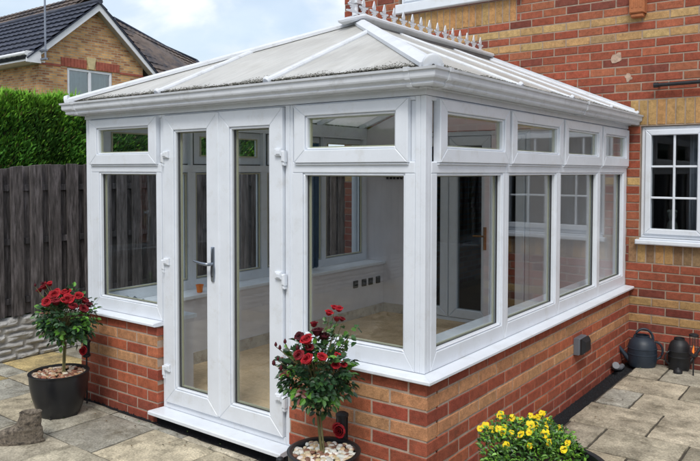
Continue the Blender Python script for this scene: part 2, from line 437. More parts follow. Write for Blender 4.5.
# right side rows (course lines measured at Y = 1.60, 2.08, 2.48, 2.90, 3.30)
ys = [-6.2,-5.7,-5.2,-4.7,-4.2,-3.7,-3.2,-2.75,-2.3,-1.85,-1.4,-.95,-.5,-.05,.38,.80,1.20,1.60,2.08,2.49,2.90,3.31]
for i, (y0, y1) in enumerate(zip(ys, ys[1:])):
    k = len(ys)-2-i       # 0 = furthest
    xs = [.17] + ([.41+.49*j for j in range(8)] if k % 2 == 0 else [.645+.49*j for j in range(7)])
    if k == 3: xs = [.15,.645,1.15,1.64,2.13,2.62,3.1,3.6]
    for a, b in zip(xs, xs[1:]): slab(pm, a, b, y0, y1, .014)
for a, b in [(.2,.41),(.41,.9),(.9,1.4),(1.4,1.9),(1.9,2.4),(2.4,2.9),(2.9,3.4)]: slab(pm, a, b, 3.31, L-.035)
pm.box((-4.26,-6.5,-.07),(.162,-.100,-.010), 1); pm.box((.162,-6.2,-.07),(3.8,L-.03,-.012), 1); pm.box((-4.26,-.1,-.07),(-2.99,L,-.010), 1)
struct(pm.build('patio_paving_path', [M_SLAB, M_JOINT], smooth=35))

# ================================================================== HOUSE
house = thing('brick_house', 'red brick house with yellow brick bands standing behind the conservatory', 'house', (0, L, 0))
WIN = (.11, 1.12, 1.015, 2.045)
WUP = (-2.42, -.98, 3.39, 4.55)
DOORO = (-2.30, -.90, .08, 2.06)
ADDED_DOOR = (1.30, 2.24, .0, 2.055)  # opening for the unseen door added to darken the side pane's reflection
brick_wall('wall', house, HO, -3.16, 3.6, -.02, 5.1, [WIN, WUP, DOORO, ADDED_DOOR], house_col,
           soldiers=[(.02,1.22,.855,1.015+.065-.0),(.02,1.22,2.055,2.28),(-2.52,-1.055,3.105,3.33)], back=.30, mats=[M_BRICK, M_MORTARH])
m = MB(); m.box((-3.16+.01, L+.31, 0), (-3.16+.3, L+7, 5.1)); m.box((3.3, L+.31, 0),(3.59, L+7, 5.1)); m.box((-3.15, L+6.7, 0),(3.59, L+7, 5.1))
m.build('side_wall', M_FARBRICK, house)
m = MB(); m.add([(-3.5,L-.35,5.05),(3.95,L-.35,5.05),(3.95,L+3.5,7.6),(-3.5,L+3.5,7.6),(-3.5,L+7.4,5.05),(3.95,L+7.4,5.05),
                 (-3.5,L-.35,5.15),(3.95,L-.35,5.15),(3.95,L+3.5,7.72),(-3.5,L+3.5,7.72),(-3.5,L+7.4,5.15),(3.95,L+7.4,5.15)],
                [(0,1,2,3),(3,2,5,4),(6,7,8,9),(9,8,11,10),(0,1,7,6),(4,5,11,10),(0,3,9,6),(3,4,10,9),(1,2,8,7),(2,5,11,8)])
m.build('roof', M_TILE, house)
# room behind the windows
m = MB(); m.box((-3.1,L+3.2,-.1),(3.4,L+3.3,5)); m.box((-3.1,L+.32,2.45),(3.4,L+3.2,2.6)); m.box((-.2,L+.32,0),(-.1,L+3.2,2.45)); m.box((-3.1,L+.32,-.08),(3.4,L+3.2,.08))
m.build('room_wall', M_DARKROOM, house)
def casement_window(name, u0, u1, z0, z1, cols, rows, parent):
    d0, d1 = -.10, -.03
    m = MB(); m.ring(HO, u0, u1, z0, z1, .045, d0, d1, .005)
    w = m.build('window', M_UPVC, parent); 
    n = cols//2
    cw = (u1-u0-.06)/n
    for c in range(n):
        a = u0+.03+c*cw; b = a+cw
        f = MB(); f.ring(HO, a+.003, b-.003, z0+.03, z1-.03, .048, -.085, -.012, .006)
        gx0, gx1, gz0, gz1 = a+.051, b-.051, z0+.078, z1-.078
        mid = (gx0+gx1)/2
        f.rect(HO, mid-.009, mid+.009, gz0, gz1, -.052, -.030, .004)
        for r_ in range(1, rows):
            zz = gz0+(gz1-gz0)*r_/rows; f.rect(HO, gx0, mid-.0095, zz-.009, zz+.009, -.052, -.030, .004); f.rect(HO, mid+.0095, gx1, zz-.009, zz+.009, -.052, -.030, .004)
        s_ = f.build('sash', M_UPVC, w)
        p = MB(); p.rect(HO, gx0-.004, gx1+.004, gz0-.004, gz1+.004, -.066, -.060); p.build('pane', M_PANEH, w)
    return w
w = casement_window('window', .112, 1.118, 1.075, 2.042, 4, 3, house)
m = MB(); m.prism(lambda u,d,z:(u, L-d, z), [(.085,1.018),(1.145,1.018),(1.145,1.058),(.085,1.058)], -.05, .055, .008); m.rect(HO, .112,1.118,1.058,1.072,-.09,.02,.004)
m.build('window_sill', M_UPVC, house)
w2 = casement_window('window', -2.40, -1.0, 3.44, 4.53, 4, 2, house)
m = MB(); m.rect(HO, -2.43,-.97,3.335,3.435,-.05,.06,.008); m.build('window_sill', M_UPVC, house)
m = MB()   # inner window board
m.box((.115,L+.105,1.05),(1.115,L+.42,1.08)); m.build('window_board', M_UPVC, house)
# glazed inner door between house and conservatory
dm = MB(); dm.ring(HO, -2.30,-.90,.08,2.06,.05,-.07,-.0,.005)
dm.rect(HO, -1.315,-1.255,.13,2.01,-.07,-.002,.004)
dr = dm.build('patio_door_frame', M_UPVC, house)
def inner_leaf(a, b, hnd):
    f = MB(); f.ring(HO, a, b, .135, 2.005, .095, -.06, .008, .008)
    lf = f.build('patio_door', M_UPVC, house)
    p = MB(); p.rect(HO, a+.09, b-.09, .225, 1.915, -.03, -.024); p.build('pane', M_PANEH, lf)
    if hnd:
        h = MB(); x = b-.05
        h.rect(HO, x-.016, x+.016, .86, 1.09, .008, .018, .004); h.tube([HO(x,.018,1.0),HO(x,.05,1.0),HO(x-.11,.052,1.0)], .009, 8)
        h.build('handle', M_BRASS, lf)
inner_leaf(-2.245,-1.80+.005,False); inner_leaf(-1.80+.012,-1.32,True); inner_leaf(-1.25,-.955,False)
m = MB(); m.ring(HO,1.305,2.235,.02,2.05,.06,-.08,-.01,.005); bd = m.build('added_back_door', M_BLACKM, house)  # dark door out of view, added only for its reflection in the side glass
m = MB(); m.rect(HO,1.366,2.174,.082,.9,-.06,-.03,.01); m.build('added_door_panel', M_BLACKM, bd)
m = MB(); m.rect(HO,1.366,2.174,.902,1.988,-.05,-.044); m.build('pane', M_PANEH, bd)
# white downpipe, terracotta vent, overflow pipe, cement patches, lead
m = MB(); m.tube([HO(-2.965,.055,.0),HO(-2.965,.055,4.9)], .036, 14); m.rect(HO,-3.02,-2.91,3.52,3.56,0,.1,.004)
m.build('downpipe', M_UPVC, house, smooth=40)
m = MB(); m.rect(HO, .015,.145,3.015,3.24,0,.085,.010); m.rect(HO,.028,.132,2.985,3.014,0,.07,.006)
for q in range(3): m.rect(HO,.035+q*.036,.053+q*.036,3.06,3.2,.085,.088,.0)
m.build('terracotta_vent', M_TERRA, house)
m = MB(); m.tube([HO(.24,.06,2.386),HO(1.4,.06,2.40)], .016, 12); m.tube([HO(.225,.06,2.386),HO(.262,.06,2.387)], .022, 12); m.rect(HO,.9,.94,2.36,2.43,0,.08,.003)
m.tube([HO(.262,.03,2.386),HO(.262,.0,2.386)],.008,8)
m.build('overflow_pipe', M_BLACK, house, smooth=40)
def patch(u, z, s):
    mb = MB(); n = 13; pts = []
    for i in range(n): t = 2*PI*i/n; r = s*U(.55,1.15); pts.append((u+r*math.cos(t), z+r*1.05*math.sin(t)))
    vs = [HO(a,.0035,b) for a,b in pts]+[HO(a,-.004,b) for a,b in pts]
    fs = [tuple(range(n))]+[(i,(i+1)%n,n+(i+1)%n,n+i) for i in range(n)]
    mb.add(vs, fs); mb.build('cement_patch', surf('cement_smear', (.46,.33,.25), .95, namt=.3, nscale=30), house)
patch(-.10,2.655,.055); patch(.0,2.475,.035)
# flue / bracket seen through the glass
m = MB(); m.rect(HO,-2.58,-2.34,1.585,1.605,0+.012,.05,.002); m.rect(HO,-2.58,-2.56,1.585,1.66,.012,.05,.002)
for q in range(5): m.rect(HO,-2.55+q*.045,-2.53+q*.045,1.563,1.584,.02,.04,.002)
m.build('wall_bracket', M_BLACKM, house)
# plaster lining of the house wall inside the conservatory
m = MB(); prof = [(-2.86,.08),(-2.302,.08),(-2.302,2.062),(-.898,2.062),(-.898,.08),(-.05,.08),(-.05,2.08),(-1.36,2.68),(-2.86,2.10)]
vs = [HO(u,.011,z) for u,z in prof]+[HO(u,.002,z) for u,z in prof]; n = len(prof)
m.add(vs, [tuple(range(n)),tuple(range(n,2*n))]+[(i,(i+1)%n,n+(i+1)%n,n+i) for i in range(n)])
m.build('plaster_lining', M_PLASTER, house)

# ================================================================== CONSERVATORY
cons = thing('conservatory', 'white framed conservatory with brick dwarf walls, double doors and pale hipped roof', 'conservatory')
def e_front_r(k): return (-.868, BP if k % 2 == 0 else BP-.1125+.0)
def e_side(k): return (-BP+(.1125 if k % 2 == 0 else 0), L-.004)
def e_front_l(k): return (-W-BP if k % 2 == 0 else -W-BP+.1125, -2.038)
def e_left(k): return (-BP+(.1125 if k % 2 == 0 else 0), L-.004)
FB = lambda u,d,z: (u,-BP-d,z); SB = lambda u,d,z: (BP+d,u,z); LB = lambda u,d,z: (-W-BP-d,u,z)
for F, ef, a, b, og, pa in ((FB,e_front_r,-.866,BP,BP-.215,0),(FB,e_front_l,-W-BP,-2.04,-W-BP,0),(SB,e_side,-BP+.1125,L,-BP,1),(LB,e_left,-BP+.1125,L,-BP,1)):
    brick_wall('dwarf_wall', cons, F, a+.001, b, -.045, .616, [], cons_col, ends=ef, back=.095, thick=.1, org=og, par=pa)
# inner skin of the dwarf walls, plaster and boards
def inner(x0,y0,x1,y1):
    m = MB(); m.box((x0,y0,.07),(x1,y1,.628)); m.build('plaster_lining', M_PLASTER, cons)
inner(-.865,.062,-.262,.26); inner(-.26,.062,-.062,L-.013); inner(-W+.062,.062,-2.03,.26); inner(-W+.062,.262,-2.6,L-.013)
def board(x0,y0,x1,y1,up=0):
    m = MB(); m.box((x0,y0,.63),(x1,y1,.655+up)); m.build('window_board', M_UPVC, cons)
board(-.865,.072,-.285,.285); board(-.283,.072,-.072,L-.013,.04); board(-W+.072,.072,-2.02,.285); board(-W+.072,.287,-2.575,L-.013)
m = MB(); m.box((-W+.3,.06,-.02),(-.27,L+.08,.098)); m.build('conservatory_floor', M_FLOOR, cons)
for a, b in (((-2.598,.3,.098),(-2.588,L-.02,.195)),((-2.585,L-.024,.098),(-2.31,L-.012,.195)),((-.89,L-.024,.098),(-.28,L-.012,.195)),((-.275,.3,.098),(-.263,L-.03,.195))):
    m = MB(); m.box(a,b); m.build('bare_skirting_strip', M_RAWPL, cons)
# sockets
for yy in (2.87,3.02,3.14,3.28):
    m = MB(); m.box((-2.598,yy,.425),(-2.586,yy+.07,.50)); m.build('socket_plate', M_BLACKM, cons)

# sills
m = MB()
def sill_run(m, F, a, b, mit=None):
    prof = [(-.07,.618),(.078-.010,.618),(.078,.624),(.078,.636),(.070,.641),(0,.646),(-.07,.646)]
    n = len(prof); vs = [F(a(d) , d, z) for d, z in prof]+[F(b(d), d, z) for d, z in prof]
    m.add(vs, [(i,(i+1)%n,n+(i+1)%n,n+i) for i in range(n)]+[tuple(range(n))[::-1],tuple(range(n,2*n))])
sill_run(m, FR, lambda d:-.872, lambda d:d); m.build('window_sill', M_UPVC, cons)
m = MB(); sill_run(m, SI, lambda d:-d+.0006, lambda d:L-.012); m.build('window_sill', M_UPVC, cons)
m = MB(); sill_run(m, FR, lambda d:-W-d, lambda d:-2.028); m.build('window_sill', M_UPVC, cons)
m = MB(); sill_run(m, LE, lambda d:-d+.0006, lambda d:L-.012); m.build('window_sill', M_UPVC, cons)

# window modules --------------------------------------------------------------
ZTR = 1.668     # transom centre
def glaze(F, a, b, z0, z1, parent, d=-.026):
    p = MB(); p.rect(F, a-.006, b+.006, z0-.006, z1+.006, d-.024, d-.020); p.build('pane', M_PANE, parent)
    s = MB(); s.ring(F, a-.004, b+.004, z0-.004, z1+.004, .009, d-.038, d-.027, 0, gap=0)
    s.build('spacer_bar', M_SPACER, parent)
    s = MB(); s.ring(F, a-.002, b+.002, z0-.002, z1+.002, .0028, d-.019, d-.010, 0, gap=0); s.build('gasket', M_RUBBER, parent)
def fixed(F, u0, u1, a, b, fan=None, zf=(1.762,1.957)):
    """outer frame u0..u1, lower glass a..b"""
    m = MB(); d0, d1 = -.068, 0
    zb, zt = .735, 1.638
    # lower fixed frame: mitred bottom, plus transom
    m.ring(F, u0, u1, ZS, 1.700, .001, d0+.01, d0+.011, 0) if False else None
    m.prism(F, [(u0,ZS),(u1,ZS),(b,zb),(a,zb)], d0, d1, .0025)
    m.prism(F, [(u0,ZS+.001),(a-.0008,zb+.0005),(a-.0008,zt),(u0,zt)], d0, d1, .0025)
    m.prism(F, [(u1,ZS+.001),(u1,zt),(b+.0008,zt),(b+.0008,zb+.0005)], d0, d1, .0025)
    m.rect(F, u0, u1, zt+.0008, 1.698, d0, d1, .005)
    # rebate the opening sash shuts on
    m.rect(F, u0, a-.03, 1.6985, 2.0, d0, -.012, .003); m.rect(F, b+.03, u1, 1.6985, 2.0, d0, -.012, .003)
    m.rect(F, u0, u1, 2.0005, ZT, d0, -.004, .003)
    # glazing bead, sloping in to the glass
    m.ring(F, a, b, zb, zt, .013, -.030, -.006, .005, gap=.0004)
    w = m.build('window', M_UPVC, cons)
    glaze(F, a+.013, b-.013, zb+.013, zt-.013, w, -.022)
    return w
def fanlight(F, u0, u1, a, b, parent, z0=1.694, z1=2.010, g0=1.764, g1=1.952):
    m = MB(); w = min(a-u0, u1-b)
    P = [(u0,z0),(u1,z0),(u1,z1),(u0,z1)]; I = [(a,g0),(b,g0),(b,g1),(a,g1)]
    e = .0002
    m.prism(F, [(u0+e,z0),(u1-e,z0),(b-e,g0),(a+e,g0)], -.02, .020, .0035)
    m.prism(F, [(u1,z0+e),(u1,z1-e),(b,g1-e),(b,g0+e)], -.02, .020, .0035)
    m.prism(F, [(u1-e,z1),(u0+e,z1),(a+e,g1),(b-e,g1)], -.02, .020, .0035)
    m.prism(F, [(u0,z1-e),(u0,z0+e),(a,g0+e),(a,g1-e)], -.02, .020, .0035)
    m.ring(F, a, b, g0, g1, .012, -.02, .010, .005, gap=.0004)
    # drip lip under the sash, shadow gasket behind
    m.rect(F, u0+.004, u1-.004, z0-.012, z0-.001, -.001, .012, .003)
    s = m.build('fanlight_sash', M_UPVC, parent)
    r = MB(); r.ring(F, u0+.006, u1-.006, z0+.004, z1-.004, .01, -.026, -.0205, 0, gap=0); r.build('gasket', M_RUBBER, parent)
    p = MB(); p.rect(F, a+.006, b-.006, g0+.006, g1-.006, -.012, -.008); p.build('pane', M_PANE, parent)
    q = MB(); q.ring(F, a+.009, b-.009, g0+.009, g1-.009, .010, -.03, -.014, 0, gap=0); q.build('spacer_bar', M_SPACER, parent)
# front
w = fixed(FR, -2.835, -2.032, -2.745, -2.085); fanlight(FR, -2.828, -2.062, -2.745, -2.145, w)
w = fixed(FR, -.868, -.060, -.795, -.120); fanlight(FR, -.842, -.092, -.765, -.165, w)
# right side
for u0,u1,a,b,s0,s1,ga,gb in ((.060,.927,.115,.887,.112,.934,.185,.872),(.9275,1.790,.969,1.748,.970,1.820,1.045,1.748),
                              (1.7905,2.668,1.829,2.630,1.858,2.672,1.925,2.602),(2.6685,L-.062,2.700,3.345,2.706,L-.02,2.770,3.352)):
    w = fixed(SI,u0,u1,a,b); fanlight(SI,s0,s1,ga,gb,w)
# left side (mirror run)
for u0,u1,a,b,s0,s1,ga,gb in ((.060,.927,.115,.887,.112,.934,.185,.872),(.9275,1.790,.969,1.748,.970,1.820,1.045,1.748),
                              (1.7905,2.668,1.829,2.630,1.858,2.672,1.925,2.602),(2.6685,L-.062,2.700,3.345,2.706,L-.02,2.770,3.352)):
    w = fixed(LE,u0,u1,a,b); fanlight(LE,s0,s1,ga,gb,w)
# corner posts with their vertical grooves
def post(x0,x1,y0,y1,name='corner_post'):
    m = MB(); m.box((x0,y0,ZS),(x1,y1,ZT)); o = m.build(name, M_UPVC, cons)
    bv = o.modifiers.new('edge', 'BEVEL'); bv.width = .004; bv.segments = 2
    return o
m = MB()
m.box((-.059,.001,ZS),(-.030,.07,ZT)); m.box((-.0295,-.0,ZS),(0,.030,ZT)); m.box((-.07,.0305,ZS),(-.001,.059,ZT))
o = m.build('corner_post', M_UPVC, cons); bv = o.modifiers.new('edge','BEVEL'); bv.width=.003; bv.segments=2
m = MB()
m.box((-W+.030,.001,ZS),(-W+.061,.07,ZT)); m.box((-W,0,ZS),(-W+.0295,.030,ZT)); m.box((-W+.001,.0305,ZS),(-W+.07,.059,ZT))
o = m.build('corner_post', M_UPVC, cons); bv = o.modifiers.new('edge','BEVEL'); bv.width=.003; bv.segments=2
for x0,x1 in ((-.068,-.001),(-W+.001,-W+.068)):
    o = post(x0,x1,L-.061,L-.012,'end_post')
# narrow cover strips beside the door frame
# door frame
m = MB()
m.rect(FR, -2.030,-1.992,.075,ZT,-.068,-.004,.004); m.rect(FR,-.928,-.870,.075,ZT,-.068,-.004,.004)
m.rect(FR,-1.9915,-.9285,2.013,ZT,-.068,-.004,.002); m.rect(FR,-1.9915,-.9285,.075,.118,-.068,-.002,.004)
m.rect(FR,-.898,-.8885,.12,ZT-.002,-.004,.003,.001)
m.build('door_frame', M_UPVC, cons)
m = MB(); prof = [(-.07,.040),(.095,.040),(.102,.044),(.102,.062),(.095,.067),(0,.074),(-.07,.074)]
n = len(prof); a, b = -2.06, -.874
vs = [FR(a if d > -.0 else -2.03, d, z) for d,z in prof]+[FR(b,d,z) for d,z in prof]
m.add(vs, [(i,(i+1)%n,n+(i+1)%n,n+i) for i in range(n)]+[tuple(range(n))[::-1],tuple(range(n,2*n))]); m.build('door_sill', M_UPVC, cons)
m = MB(); m.box((-2.03,-.05,-.05),(-.87,.1,.039)); m.build('door_footing', M_DARKGRAVEL, cons)
# doors
def leaf(u0, u1, handle_side, hinge_u):
    z0, z1 = .121, 2.010; w = .098; e = .0006
    m = MB()
    m.ring(FR, u0, u1, z0, z1, w, -.05, .016, .0035)
    a, b, c, d = u0+w, u1-w, z0+w, z1-w
    m.ring(FR, a, b, c, d, .014, -.01, .008, .005, gap=.0001)
    lf = m.build('door', M_UPVC, cons)
    glaze(FR, a+.014, b-.014, c+.014, d-.014, lf, -.010)
    for zz in (1.755, 1.055, .352):
        h = MB(); s = 1 if hinge_u > u0+.1 else -1
        x = hinge_u
        h.rect(FR, x-.012, x+.012, zz-.055, zz+.010, .004, .034, .007)       # knuckle
        h.rect(FR, x-.009, x+.009, zz-.075, zz-.0555, .004, .028, .004)
        q0, q1 = sorted((x-s*.013, x-s*.062)); h.rect(FR, q0, q1, zz-.022, zz+.022, .0165, .034, .006)
        q0, q1 = sorted((x-s*.016, x-s*.045)); h.rect(FR, q0, q1, zz-.012, zz+.012, .034, .039, .003)
        h.build('hinge', M_UPVC, lf)
    if handle_side:
        x = u1-.040
        h = MB(); pl = []
        for i in range(13):
            t = i/12; zz = .965+.215*t; ww = .011+.006*math.sin(PI*min(1,max(0,(t-.0)/.55))) if t < .55 else .0135-.003*(t-.55)
            pl.append((ww, zz))
        poly = [(x-ww, zz) for ww, zz in pl]+[(x+ww, zz) for ww, zz in pl[::-1]]
        h.prism(FR, poly[::-1], .0162, .027, .003)
        h.tube([FR(x,.026,1.075),FR(x,.055,1.075),FR(x-.012,.066,1.076),FR(x-.06,.068,1.080),FR(x-.125,.064,1.088)], [.010,.010,.011,.009,.0075], 10)
        h.build('handle', M_STEEL, lf, smooth=45)
        k = MB(); k.tube([FR(x,.027,.998),FR(x,.030,.998)], .006, 10); k.build('keyhole', M_RUBBER, lf)
leaf(-1.988,-1.4705, True, -1.990); leaf(-1.4665,-.934, False, -.918)
m = MB(); m.rect(FR,-1.4825,-1.4545,.13,2.005,.0162,.022,.003); m.build('meeting_strip', M_UPVC, cons)

# eaves beam, gutter
def sweep(prof, gap=0, closed=True, name='gutter', mat=None, y_end=L-.004, segs=None):
    n = len(prof)
    path = [lambda d,z: (-W-d, y_end, z), lambda d,z: (-W-d, -d, z), lambda d,z: (d, -d, z), lambda d,z: (d, y_end, z)]
    m = MB(); vs = [p(d,z) for p in path for d,z in prof]; fs = []
    for k in range(3):
        for i in range(n if closed else n-1):
            j = (i+1) % n; fs.append((k*n+i,k*n+j,(k+1)*n+j,(k+1)*n+i))
    if closed: fs += [tuple(range(n))[::-1], tuple(range(3*n,4*n))]
    m.add(vs, fs); return m.build(name, mat or M_UPVC, cons)
sweep([(-.068,ZT+.001),(.006,ZT+.001),(.006,2.052),(.028,2.054),(.028,2.125),(-.068,2.125)], name='eaves_beam')
GP = [(.029,2.060),(.084,2.053),(.097,2.056),(.102,2.064),(.099,2.073),(.104,2.080),(.118,2.088),(.121,2.096),(.122,2.122),(.132,2.126),(.134,2.138),(.118,2.140),(.116,2.100),(.100,2.090),(.090,2.070),(.036,2.068),(.036,2.132),(.029,2.132)]
sweep(GP, name='gutter', mat=M_UPVCD)
def gutter_piece(F, u0, u1):     # union clip, slightly bigger than the gutter
    pr = [(.031,2.049),(.086,2.049),(.101,2.052),(.106,2.064),(.104,2.073),(.122,2.084),(.125,2.096),(.126,2.120),(.136,2.123),(.138,2.143),(.031,2.143)]
    n = len(pr); m = MB(); vs = [F(u0,d,z) for d,z in pr]+[F(u1,d,z) for d,z in pr]
    m.add(vs, [(i,(i+1)%n,n+(i+1)%n,n+i) for i in range(n)]+[tuple(range(n))[::-1],tuple(range(n,2*n))]); m.build('gutter_clip', M_UPVCD, cons)
gutter_piece(FR,-.045,-.018); gutter_piece(SI,.005,.030); gutter_piece(FR,-W+.02,-W+.05)
gutter_piece(SI,2.0,2.03)

# roof --------------------------------------------------------------------
ZE = 2.159; ZA = 2.762; XA = -1.36; YA = 1.31; DE = .060
E1 = Vector((-W-DE,-DE,ZE)); E2 = Vector((DE,-DE,ZE)); A = Vector((XA,YA,ZA)); B = Vector((XA,L-.004,ZA)); E3 = Vector((DE,L-.004,ZE)); E4 = Vector((-W-DE,L-.004,ZE))
def sheet(poly, name='roof_panel', t=.022):
    poly = [Vector(p) for p in poly]; nrm = (poly[1]-poly[0]).cross(poly[2]-poly[0]).normalized()
    if nrm.z < 0: nrm = -nrm
    n = len(poly); c = sum(poly, Vector())/n
    vs = [p-nrm*t for p in poly]+poly
    m = MB(); m.add(vs, [tuple(range(n))[::-1],tuple(range(n,2*n))]+[(i,(i+1)%n,n+(i+1)%n,n+i) for i in range(n)])
    return m.build(name, M_POLY, cons)
JX = (-1.955,-.985)
def hipL(x): t = (x-E1.x)/(A.x-E1.x); return E1.lerp(A, t)
def hipR(x): t = (x-E2.x)/(A.x-E2.x); return E2.lerp(A, t)
sheet([E1,(JX[0],E1.y,ZE),hipL(JX[0])]); sheet([(JX[0],E1.y,ZE),(JX[1],E1.y,ZE),hipR(JX[1]),A,hipL(JX[0])]); sheet([(JX[1],E1.y,ZE),E2,hipR(JX[1])])
def hipY(e, y): t = (y-e.y)/(A.y-e.y); return e.lerp(A, t)
SY = (.93,1.79,2.67)
for e, x in ((E2,E2.x),(E1,E1.x)):
    sheet([e,(x,SY[0],ZE),hipY(e,SY[0])]); sheet([(x,SY[0],ZE),(x,SY[1],ZE),(XA,SY[1],ZA),A,hipY(e,SY[0])])
    sheet([(x,SY[1],ZE),(x,SY[2],ZE),(XA,SY[2],ZA),(XA,SY[1],ZA)]); sheet([(x,SY[2],ZE),(x,L-.004,ZE),B,(XA,SY[2],ZA)])
def bar(p, q, w=.050, h=.022, name='glazing_bar', low=.012, cap=True, ext=.02):
    p = Vector(p); q = Vector(q); d = (q-p).normalized(); p = p-d*ext
    s = d.cross(Vector((0,0,1))).normalized(); u = s.cross(d).normalized()
    prof = [(-w/2,-low),(-w/2,h*.35),(-w*.38,h*.8),(-w*.16,h),(w*.16,h),(w*.38,h*.8),(w/2,h*.35),(w/2,-low)]
    n = len(prof); vs = [p+s*a+u*b for a,b in prof]+[q+s*a+u*b for a,b in prof]
    m = MB(); m.add(vs, [(i,(i+1)%n,n+(i+1)%n,n+i) for i in range(n)]+[tuple(range(n))[::-1],tuple(range(n,2*n))])
    o = m.build(name, M_UPVCD, cons)
    if cap:   # rounded end boss
        m = MB(); c = p-d*.004
        m.tube([c-d*.012+u*.002, c-d*.004+u*.003, c+d*.008+u*.004], [w*.40,w*.52,w*.55], 12); m.build('end_cap', M_UPVCD, o, smooth=50)
    # inside rib below the sheet
    m = MB(); 
    vs = [p+d*.06+s*a+u*b for a,b in ((-.02,-.023),(.02,-.023),(.02,-.07),(-.02,-.07))]+[q+s*a+u*b for a,b in ((-.02,-.023),(.02,-.023),(.02,-.07),(-.02,-.07))]
    m.add(vs, [(0,1,5,4),(1,2,6,5),(2,3,7,6),(3,0,4,7),(3,2,1,0),(4,5,6,7)]); m.build('inner_rib', M_UPVC, o)
    return o
for x in JX: bar((x,E1.y,ZE), (hipL(x) if x < XA else hipR(x)))
for e, x in ((E2,E2.x),(E1,E1.x)):
    bar((x,SY[0],ZE), hipY(e,SY[0]), .042, .014)
    for y in SY[1:]: bar((x,y,ZE),(XA,y,ZA), .042, .014)
    bar((x,L-.035,ZE),(XA,L-.035,ZA))
def hip(e):
    p = Vector(e); d = (A-p).normalized(); s = d.cross(Vector((0,0,1))).normalized(); u = s.cross(d).normalized()
    pr = [(-.058,-.012),(-.058,.008),(-.040,.016),(-.012,.030),(.012,.030),(.040,.016),(.058,.008),(.058,-.012)]
    n = len(pr); a = p-d*.03; b = A+d*.0
    m = MB(); vs = [a+s*x+u*y for x,y in pr]+[b+s*x+u*y for x,y in pr]
    m.add(vs, [(i,(i+1)%n,n+(i+1)%n,n+i) for i in range(n)]+[tuple(range(n))[::-1],tuple(range(n,2*n))])
    o = m.build('hip_bar', M_UPVCD, cons)
    m = MB(); c = a-d*.006
    cu = u*.004
    m.tube([c-d*.020+cu, c-d*.016+cu, c+d*.012+cu], [.040,.047,.048], 22); cp = m.build('end_cap', M_UPVCD, o, smooth=50)
    m = MB(); m.tube([c-d*.023,c-d*.019], .008, 10); m.build('cap_screw', M_RUBBER, cp)
hip(E1); hip(E2)
# ridge with rounded prow, and cresting
m = MB()
out = []
for i in range(17):
    t = PI*i/16; out.append((XA+.075*math.cos(t), YA-.03-.22*math.sin(t)))
loop = [(XA+.075, L-.006)]+out+[(XA-.075, L-.006)]
n = len(loop)
lay = []
def lay_at(k, z): return [(XA+(x-XA)*k, YA+(y-YA)*(k if y < YA else 1), z-.055*max(0,(YA-.02-y)/.2)**1.3) for x,y in loop]
rings = [lay_at(.80,2.778), lay_at(1.0,2.786), lay_at(1.02,2.800), lay_at(.9,2.812), lay_at(.45,2.824)]
vs = [v for r_ in rings for v in r_]; fs = []
for k in range(4):
    for i in range(n): j=(i+1)%n; fs.append((k*n+i,k*n+j,(k+1)*n+j,(k+1)*n+i))
fs += [tuple(range(n))[::-1], tuple(range(4*n,5*n))]
m.add(vs, fs); ridge = m.build('ridge', M_UPVCD, cons, smooth=40)
m = MB(); m.box((XA-.05,YA-.02,ZA-.05),(XA+.05,L-.005,2.777)); m.build('ridge_core', M_LEAD, ridge)
cr = []
FL = [(.060,0),(.060,.010),(.030,.014),(.013,.020),(.011,.030),(.022,.033),(.022,.038),(.012,.041),(.036,.047),(.041,.056),(.036,.062),(.026,.057),(.013,.056),(.011,.064),(.015,.078),(.010,.096),(0,.128)]
FL = [(a*1.18 if b < .02 else a*1.3, b*1.04) for a, b in FL]
poly = FL+[(-a,b) for a,b in FL[:-1][::-1]]
def finial(y):
    m = MB(); n = len(poly)
    FX = lambda u,d,z: (XA+d, y+u, 2.822+z)
    h = n//2
    vs = [FX(u,-.005,z) for u,z in poly]+[FX(u,.005,z) for u,z in poly]
    fs = [(i,(i+1)%n,n+(i+1)%n,n+i) for i in range(n)]
    # strips between mirrored points keep the concave outline clean
    for i in range(len(FL)-1):
        a, b, c, d = i, i+1, n-1-(i+1), n-1-i
        if i+1 == len(FL)-1: fs += [(a,b,d),(n+a,n+b,n+d)]
        else: fs += [(a,b,c+0,d),(n+a,n+b,n+c,n+d)]
    m.add(vs, fs); return m
proto = None
y = YA-.10
while y < L-.06:
    if proto is None:
        proto = finial(y).build('finial', M_UPVCD, ridge, loc=(XA,y,2.822))
    else:
        c = proto.copy(); COL.objects.link(c); c.parent = ridge; c.location = Vector((XA,y,2.822))-wloc(ridge)
    y += .138
# lead where roof meets the brickwork
for sgn in (1,-1):
    p = Vector((XA,L-.012,ZA+.012)); q = Vector((DE if sgn > 0 else -W-DE,L-.012,ZE+.008))
    m = MB(); k = Vector((0,0,.030)); d_ = Vector((0,-.010,0))
    m.add([p,q,q+k,p+k,p+d_,q+d_,q+k+d_,p+k+d_],[(0,1,2,3),(4,5,6,7),(0,1,5,4),(3,2,6,7),(1,2,6,5),(0,3,7,4)]); m.build('flashing', M_UPVCD, cons)
